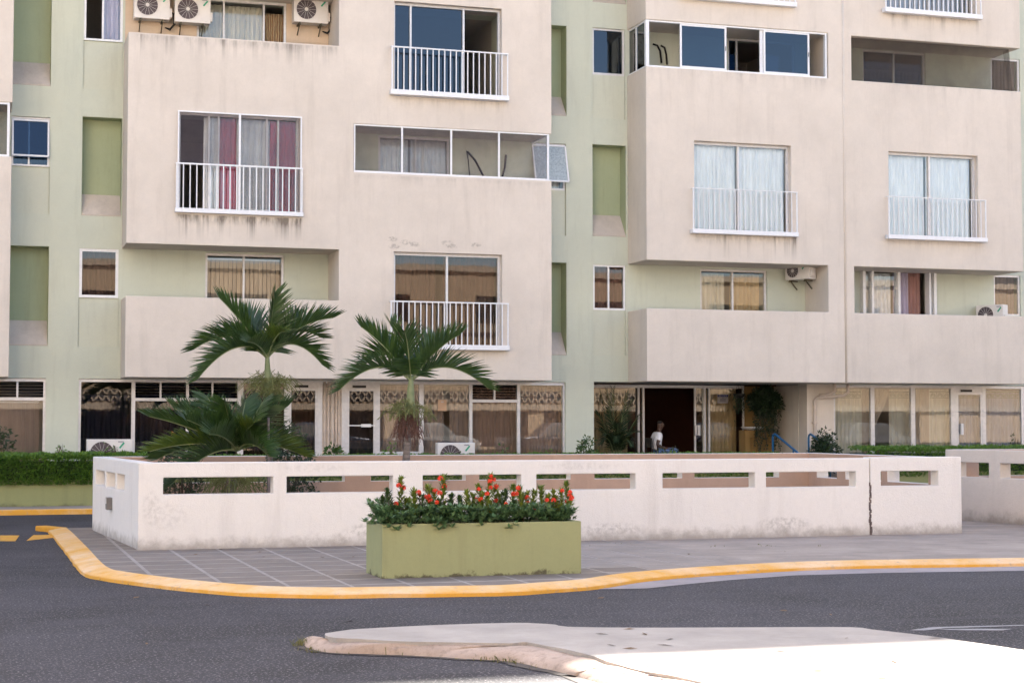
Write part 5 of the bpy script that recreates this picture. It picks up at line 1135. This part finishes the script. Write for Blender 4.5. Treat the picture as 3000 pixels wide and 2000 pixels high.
# ------------------------------------------------------------------ flower planter on the pavement
PX0, PX1, PY0, PY1, PZ1 = 3.97, 6.14, 17.2, 17.95, .635
pl = thing('flower_planter', ((PX0 + PX1) / 2, (PY0 + PY1) / 2, KZ), 'long olive green concrete planter on the pavement with red flowers', 'planter')
voxels('trough', [M['planter_green']], pl, (PX0, PX1, PY0, PY1, KZ - .02, PZ1), [(PX0 + .06, PX1 - .06, PY0 + .06, PY1 - .06, .35, 2)], .008)
MB().box(PX0 + .062, PX1 - .062, PY0 + .062, PY1 - .062, .34, PZ1 - .05).build('soil', M['soil'], pl)
q2 = lambda x, y: (1040 + x / 3.36, 1380 + y / 3.36)
rr = random.Random(77); gc = MB()
def rosette(m, c, r, n, up, mi=0, ls=.068):
    for k in range(n):
        a = 2 * math.pi * k / n + rr.uniform(-.3, .3); el = rr.uniform(.15, 1.2); d = Vector((math.cos(a) * math.cos(el), math.sin(a) * math.cos(el), math.sin(el)))
        leaf(m, c + d * .008, d, Vector((0, 0, 1)), ls * rr.uniform(.7, 1.2), ls * .46, mi)
for i in range(640):
    x = rr.uniform(PX0 - .02, PX1 - .05); y = rr.triangular(PY0 - .06, PY1 - .05, PY0 + .0); z = PZ1 + .02 + rr.uniform(-.02, .135) * (1 - .25 * abs(noise.noise(Vector((x * 3, 0, 0)))))
    if y < PY0: z = PZ1 + rr.uniform(-.07, .08)
    if x > 5.55 and (y < PY0 or z < PZ1 + .0): z = PZ1 + rr.uniform(.01, .1); y = max(y, PY0 + .05)
    rosette(gc, Vector((x, y, z)), .05, 11, None)
for i in range(40): rosette(gc, Vector((PX0 + rr.uniform(-.05, .25), rr.uniform(PY0 - .03, PY1 - .1), PZ1 + rr.uniform(-.03, .2))), .05, 11, None)
cover = gc.build('ground_cover', M['glaucous'], rel=(5, 17.5, PZ1)); tag(cover, 'blue green leafy ground cover spilling over the planter rim', 'plant', None, 'stuff')
spires = [(315, 185, 0, 0), (270, 270, 0, 0), (455, 80, 0, 1), (500, 290, 0, 1), (580, 205, 1, 1), (720, 160, 1, 1), (640, 240, 1, 0), (770, 200, 1, 1), (870, 60, 1, 1), (950, 240, 2, 0), (1030, 262, 2, 0), (1100, 212, 2, 1), (1210, 150, 2, 1), (1160, 240, 2, 1), (1260, 230, 2, 1), (1340, 50, 3, 1), (1390, 150, 3, 1), (1430, 240, 3, 1), (1480, 200, 3, 0), (1550, 150, 4, 1), (1610, 170, 4, 1), (1640, 250, 4, 1), (1700, 220, 4, 1), (1770, 210, 4, 1), (1830, 160, 5, 1), (1900, 250, 5, 1), (1960, 210, 5, 1), (2080, 125, 5, 1), (2030, 200, 5, 1), (2130, 260, 5, 1), (540, 300, 0, 1), (1310, 300, 3, 1), (1560, 310, 4, 0), (1860, 320, 5, 1), (1980, 320, 5, 1), (820, 300, 1, 0), (1220, 300, 2, 1)]
flowers = [(430, 140), (475, 165), (405, 320), (840, 72), (880, 150), (625, 210), (790, 195), (730, 245), (735, 285), (805, 305), (835, 215), (700, 258), (1340, 48), (1325, 98), (1365, 85), (1335, 160), (1220, 175), (1300, 222), (1390, 150), (1190, 272), (1237, 275), (1390, 295), (1605, 165), (1585, 220), (1560, 225), (1630, 285), (1695, 258), (1700, 310), (1770, 375), (1335, 402), (2040, 190), (2115, 205), (2130, 262), (2110, 235), (2088, 300), (1890, 285), (1955, 285), (1485, 322)]
bl = ['leftmost red-flowered bush in the planter', 'second red-flowered bush from the left in the planter', 'yellowish bush left of the tallest flower spike in the planter', 'red-flowered bush with the tallest spike, mid planter', 'red-flowered bush with the biggest double head, right of the tallest spike', 'rightmost red-flowered bush in the planter']
SH = []
for i in range(6):
    xs = [fx(q2(s[0], 0)[0], 1480, 17.55) for s in spires if s[2] == i]; SH.append(thing('ixora_bush', (sum(xs) / len(xs), 17.55, PZ1 - .05), bl[i], 'flowering bush', 'flowering bushes in the planter'))
SM = [(MB(), MB(), MB()) for _ in range(6)]; TOPS = []
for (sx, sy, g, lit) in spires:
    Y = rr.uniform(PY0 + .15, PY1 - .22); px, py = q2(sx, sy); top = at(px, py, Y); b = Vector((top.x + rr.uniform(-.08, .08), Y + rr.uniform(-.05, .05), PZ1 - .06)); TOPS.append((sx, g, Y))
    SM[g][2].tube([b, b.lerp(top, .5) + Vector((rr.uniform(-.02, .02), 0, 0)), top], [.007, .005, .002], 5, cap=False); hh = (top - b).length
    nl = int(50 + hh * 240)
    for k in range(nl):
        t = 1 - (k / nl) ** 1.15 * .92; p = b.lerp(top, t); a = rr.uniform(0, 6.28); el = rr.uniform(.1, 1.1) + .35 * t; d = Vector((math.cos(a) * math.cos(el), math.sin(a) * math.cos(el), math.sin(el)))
        off = Vector((math.cos(a), math.sin(a), 0)) * rr.uniform(0, .02 + .055 * (1 - t)); leaf(SM[g][0 if lit and t > .25 else 1], p + off, d, Vector((0, 0, 1)), rr.uniform(.045, .075), rr.uniform(.022, .032))  # yellow-green leaves above, dark green low down and on the dark spires
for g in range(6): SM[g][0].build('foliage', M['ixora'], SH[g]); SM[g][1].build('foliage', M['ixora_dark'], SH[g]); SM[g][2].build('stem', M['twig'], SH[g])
for (qx, qy) in flowers:
    n_ = min(TOPS, key=lambda s: abs(s[0] - qx)); c = at(*q2(qx, qy), n_[2] - .05); m = MB(); rad = rr.uniform(.013, .027)
    for k in range(26):
        v = rdir(rr, -.3); p = c + v * rad
        for s in range(4): a = s * math.pi / 2 + rr.random(); u = v.orthogonal().normalized(); w2 = v.cross(u); d = (u * math.cos(a) + w2 * math.sin(a) + v * .3).normalized(); i = len(m.v); sd = v.cross(d).normalized() * .0055; m.v += [p, p + d * .008 + sd, p + d * .016, p + d * .008 - sd]; m.f.append((i, i + 1, i + 2, i + 3)); m.mi.append(0)
    m.build('flower_head', M['red_petal'], SH[n_[1]])

# weeds along the island kerb and at the kerb foot
M['dry_grass'] = leaf_mat('dry_grass', (.10, .10, .03), (.24, .19, .08), .3, .7, 30)
rr = random.Random(12); gm = MB()
def tuft(px, py, z, n, h):
    x, y = gp(px, py, z)
    for k in range(n):
        p = Vector((x + rr.gauss(0, .05), y + rr.gauss(0, .03), z - .005)); d = Vector((rr.uniform(-.6, .6), rr.uniform(-.6, .6), 1)).normalized(); l = h * rr.uniform(.4, 1.1); i = len(gm.v); s = Vector((d.y, -d.x, 0)).normalized() * .003
        gm.v += [p - s, p + s, p + d * l * .6 + s * .6, p + d * l + Vector((rr.uniform(-.02, .02), rr.uniform(-.02, .02), -.01)), p + d * l * .6 - s * .6]; gm.f.append((i, i + 1, i + 2, i + 3, i + 4)); gm.mi.append(0)
for (x, y, n, h) in ((1398, 925, 60, .10), (1420, 945, 40, .06), (1470, 955, 30, .05), (1800, 966, 40, .10), (1860, 966, 22, .06), (1940, 970, 40, .05), (2120, 982, 20, .05), (2240, 992, 40, .06), (2330, 998, 60, .07), (1600, 962, 20, .04)): tuft(*c7(x, y), 0, n, h)
for (x, y, n, h) in ((30, 1008, 30, .06), (120, 1026, 16, .05)): tuft(*c8(x, y), 0, n, h)
for (x, y, n, h) in ((470, 628, 14, .04), (600, 648, 10, .035), (735, 664, 10, .035), (800, 672, 12, .04), (530, 636, 8, .03)): tuft(*c7(x, y), 0, n, h)
for k in range(26): tuft(rr.uniform(420, 2500), 1601 - rr.uniform(0, 2) - max(0, .0125 * rr.uniform(0, 900)), KZ, 5, .03)
tag(gm.build('weeds', M['dry_grass'], rel=(*gp(*c7(1400, 930)), 0)), 'dry grass and weeds along the kerb edges', 'weeds', None, 'stuff')

# ------------------------------------------------------------------ the seated man
M['skin'] = plain('brown_skin', (.075, .038, .026), .5, 0, .1, 12); M['shirt'] = plain('white_cotton', (.74, .75, .80), .85, 0, .04, 8); M['jeans'] = plain('blue_denim', (.09, .15, .30), .85, 0, .15, 40); M['hair'] = plain('short_black_hair', (.02, .014, .012), .8); M['shoe'] = plain('black_shoe', (.02, .018, .018), .5)
MX, MY = fx(1926, 1290, 38.3), 38.3
man = thing('person', (MX, MY, WALK), 'seated man in a white T-shirt and blue jeans in the entrance, looking sideways', 'person')
def skin_mesh(name, mat, verts, edges, sub=2):
    me = bpy.data.meshes.new(name); me.from_pydata([v[0] for v in verts], edges, []); me.materials.append(mat)
    o = bpy.data.objects.new(name, me); col.objects.link(o); o.parent = man
    sk = o.modifiers.new('skin', 'SKIN'); sk.use_smooth_shade = True
    for i, v in enumerate(verts):
        r = v[1]; o.data.skin_vertices[0].data[i].radius = r if isinstance(r, tuple) else (r, r); o.data.skin_vertices[0].data[i].use_root = (i == 0)
    s = o.modifiers.new('sub', 'SUBSURF'); s.levels = s.render_levels = sub; return o
V = []; E_ = []
def jv(p, r, par=None):
    V.append((p, r)); i = len(V) - 1
    if par is not None: E_.append((par, i))
    return i
z = .42                                        # seat height above the walkway
pel = jv((0, 0, z + .08), (.13, .10)); sp1 = jv((-.03, 0, z + .26), (.125, .095), pel); ch = jv((-.005, 0, z + .42), (.15, .10), sp1); nk0 = jv((.03, 0, z + .52), (.065, .06), ch)
nk = jv((.055, 0, z + .58), .052, nk0); hd0 = jv((.075, -.005, z + .645), (.072, .076), nk); hd1 = jv((.078, -.01, z + .715), (.078, .090), hd0); hd2 = jv((.070, -.01, z + .775), (.055, .062), hd1)
def hand(wr, p, d, side):
    pm = jv((p[0] + d[0] * .06, p[1] + d[1] * .06, p[2] + d[2] * .06), (.030, .018), wr)
    for k, (o_, l) in enumerate(((-.027, .065), (-.009, .075), (.009, .07), (.027, .055))):
        a = jv((p[0] + d[0] * .10, p[1] + d[1] * .10 + o_, p[2] + d[2] * .10 - .004), .0095, pm); b = jv((p[0] + d[0] * (.10 + l * .55), p[1] + d[1] * .13 + o_ * 1.1, p[2] - .012), .009, a); jv((p[0] + d[0] * (.10 + l), p[1] + d[1] * .15 + o_ * 1.1, p[2] - .035), .0075, b)
    a = jv((p[0] + d[0] * .05, p[1] + .035 * side, p[2]), .011, pm); jv((p[0] + d[0] * .09, p[1] + .05 * side, p[2] - .01), .009, a)
for s in (-1, 1):
    sh = jv((.0, .17 * s, z + .45), .058, ch); el = jv((-.10, .235 * s, z + .20), .042, sh); wr = jv((.12, .17 * s, z + .13), .029, el); hand(wr, (.12, .17 * s, z + .13), (.98, -.1 * s, .0), -s)
    hp = jv((.05, .10 * s, z + .06), .085, pel); kn = jv((.45, .12 * s, z + .08), .058, hp); an = jv((.43, .12 * s, .10), .040, kn); jv((.56, .12 * s, .05), (.038, .03), an)
skin_mesh('body', M['skin'], V, E_)
V = []; E_ = []
a = jv((0, 0, z + .06), (.15, .125)); b = jv((-.03, 0, z + .26), (.145, .118), a); c = jv((-.005, 0, z + .42), (.165, .118), b); jv((.022, 0, z + .505), (.085, .08), c)
for s in (-1, 1): sh = jv((0, .165 * s, z + .455), .074, c); jv((-.06, .215 * s, z + .30), .060, sh)
skin_mesh('t_shirt', M['shirt'], V, E_)
V = []; E_ = []
a = jv((0, 0, z + .05), (.135, .115))
for s in (-1, 1): h_ = jv((.07, .10 * s, z + .06), .098, a); k_ = jv((.46, .12 * s, z + .08), .072, h_); jv((.43, .12 * s, .14), .058, k_)
skin_mesh('jeans', M['jeans'], V, E_)
m = MB(); L_ = dict(local=True)
prof_ = [(.060, -.015), (.066, .008), (.060, .028), (.042, .044), (.01, .050)]; m.lathe((.062, -.01, z + .742), prof_, 18); m.build('hair', M['hair'], man, smooth=True, **L_)
for s in (-1, 1):
    MB().lathe((.145, -.01 + .03 * s, z + .715), [(.001, -.008), (.009, -.004), (.011, 0), (.009, .004), (.001, .008)], 10).build('eye', M['sign_white'], man, smooth=True, **L_); MB().lathe((.07, -.012 + .092 * s, z + .70), [(.001, -.03), (.014, -.02), (.018, .005), (.012, .024), (.001, .03)], 10).build('ear', M['skin'], man, smooth=True, **L_)
MB().tube([(.145, -.01, z + .715), (.165, -.01, z + .69), (.172, -.01, z + .675), (.15, -.01, z + .666)], [.006, .010, .014, .008], 8).build('nose', M['skin'], man, smooth=True, **L_); MB().box(.140, .156, -.035, .015, z + .640, z + .647).build('mouth', M['lobby'], man, **L_)
ch_ = thing('chair', (MX, MY, WALK), 'plain dark seat under the seated man', 'chair'); MB().box(-.22, .22, -.22, .22, z - .055, z - .03).build('seat', M['dark_metal'], ch_, bevel=.01, local=True); MB().box(-.24, -.21, -.2, .2, z + .15, z + .38).build('backrest', M['dark_metal'], ch_, bevel=.01, local=True)
for sx in (-.19, .19):
    for sy in (-.19, .19): MB().tube([(sx, sy, 0), (sx, sy, z - .05)], .014, 8).build('leg', M['dark_metal'], ch_, local=True)
for sy in (-.17, .17): MB().tube([(-.21, sy, z - .04), (-.225, sy, z + .3)], .012, 8).build('back_post', M['dark_metal'], ch_, local=True)

# ------------------------------------------------------------------ across the street, behind the camera (mirrored in the glass, plus unseen surfaces added for bounced light)
M['opp'] = stucco('opposite_yellow_render', (.25, .185, .125)); M['opp_band'] = stucco('opposite_cream_band', (.26, .21, .16)); M['car_paint'] = plain('silver_car_paint', (.08, .08, .09), .3, .4); M['car_dark'] = plain('dark_car_paint', (.03, .035, .05), .25, .3); M['car_white'] = plain('white_car_paint', (.14, .14, .14), .25)
sheet('bounce_forecourt', [(-40, -24), (70, -24), (70, 5.5), (-40, 5.5)], .01, M['bounce_forecourt'], 0)  # unseen pale ground, added to bounce sunlight onto the facade
ob = thing('opposite_building', (25, -26, 0), 'yellowish building across the street, mirrored in the windows', 'building')
ov = [];
for k in range(12):
    for fl in range(2): ov.append((-28 + k * 8, -24 + k * 8, -28, -21, 4.6 + fl * 3.1, 6.2 + fl * 3.1))
ov += [(-30 + k * 9, -22 + k * 9, -29, -21, .3, 2.5) for k in range(10)]
voxels('wall', [M['opp']], ob, (-40, 70, -34, -24, 0, 11), ov, .01)
for zc in (2.75, 7.3, 10.9): MB().box(-40.1, 70.1, -24, -23.75, zc - .18, zc + .18).build('string_course', M['opp_band'], ob)
for i, v in enumerate(ov[:24]): w_ = MB().box(v[0], v[1], -24.3, -24.24, v[4], v[5]).build('window', M['glass_dark'], ob)
lat = MB(); xx = 4.0
while xx < 52: lat.bar((xx, -23.9, 3.05), (xx + .42, -23.9, 3.7), .09, .10, Vector((0, 1, 0))); lat.bar((xx + .42, -23.9, 3.05), (xx, -23.9, 3.7), .09, .10, Vector((0, 1, 0))); xx += .44
lat.build('breeze_block_band', M['opp_band'], ob); MB().box(4, 52, -23.99, -23.97, 3.05, 3.7).build('opening_shade_sheet', M['dark_metal'], ob)  # flat dark sheet; shade of the lattice openings is put into its colour
M['tower'] = stucco('bounce_tower_render', (.66, .56, .44))
def tower(x0, x1, y0, y1, h, label):  # unseen buildings added to throw warm bounced sunlight on the facade
    t_ = thing('bounce_tower', ((x0 + x1) / 2, y1, 0), label, 'building', 'unseen towers for bounced light'); v = []
    n = int((x1 - x0) / 5); f = int(h / 3.1)
    for i in range(n):
        for k in range(1, f): xa_ = x0 + (i + .5) * (x1 - x0) / n; v.append((xa_ - .9, xa_ + .9, y1 - .4, y1 + 1, k * 3.1 + .9, k * 3.1 + 2.2))
    voxels('wall', [M['tower']], t_, (x0, x1, y0, y1, 0, h), v)
    for q in v: MB().box(q[0], q[1], y1 - .36, y1 - .33, q[4], q[5]).build('window', M['glass_dark'], t_)
tower(-44, -6, -42, -22, 40, 'unseen cream tower at the left, added to bounce sunlight onto the facade'); tower(76, 116, -42, -22, 40, 'unseen cream tower at the right, added to bounce sunlight onto the facade')
def car(loc, rz, paint, label):
    t_ = thing('parked_car', loc, label, 'car', 'cars parked across the road'); t_.rotation_euler = (0, 0, rz); L = dict(local=True)
    prof = [(-2.2, .35), (-2.25, .75), (-2.15, 1.02), (-1.95, 1.10), (-1.55, 1.72), (-1.2, 1.80), (.35, 1.78), (1.05, 1.15), (1.95, 1.02), (2.2, .85), (2.25, .5), (2.2, .35)]
    def ext(pr, hw, taper, nm, mt):
        m = MB(); n = len(pr); W = lambda zz: hw - taper * max(0, zz - 1.0)
        for s in (-1, 1): m.v += [Vector((x, s * W(zz), zz)) for x, zz in pr]
        m.f.append(tuple(range(n - 1, -1, -1))); m.f.append(tuple(range(n, 2 * n))); m.mi += [0, 0]
        for i in range(n): j = (i + 1) % n; m.f.append((i, j, n + j, n + i)); m.mi.append(0)
        return m.build(nm, mt, t_, bevel=.05, **L)
    ext(prof, .88, .22, 'body', paint); win = [(-1.82, 1.13), (-1.48, 1.66), (-.35, 1.69), (-.35, 1.13)]; win2 = [(-.25, 1.13), (-.25, 1.69), (.32, 1.67), (.90, 1.16)]
    for wn in (win, win2):
        for s in (-1, 1):
            m = MB(); m.face([(x, s * (.893 - .22 * max(0, zz - 1.0)), zz) for x, zz in (wn if s < 0 else wn[::-1])]); m.build('side_window', M['glass_sky'] if False else M['dark_metal'], t_, **L)
    for x in (-1.4, 1.4):
        for s in (-1, 1): MB().lathe((x, s * .80, .33), [(.22, -.11), (.33, -.10), (.33, .10), (.22, .11)], 20, 'y').build('wheel', M['rubber'], t_, **L)
    for s in (-1, 1): MB().box(2.14, 2.27, s * .62 - .16, s * .62 + .16, .68, .82).build('headlight', M['sign_white'], t_, bevel=.02, **L)
    return t_
car((21, -5.2, 0), 0, M['car_white'], 'white car mirrored in the window with the paper notice'); car((27.2, -5.0, 0), R(180), M['car_paint'], 'silver car mirrored left of the green pier'); car((36.5, -5.3, 0), R(180), M['car_dark'], 'dark car mirrored in the entrance glass'); car((45, -5.0, 0), 0, M['car_paint'], 'silver car mirrored in the right-hand ground floor glass'); car((15.8, -5.4, 0), 0, M['car_dark'], 'dark car mirrored in the glass door with the push bar')
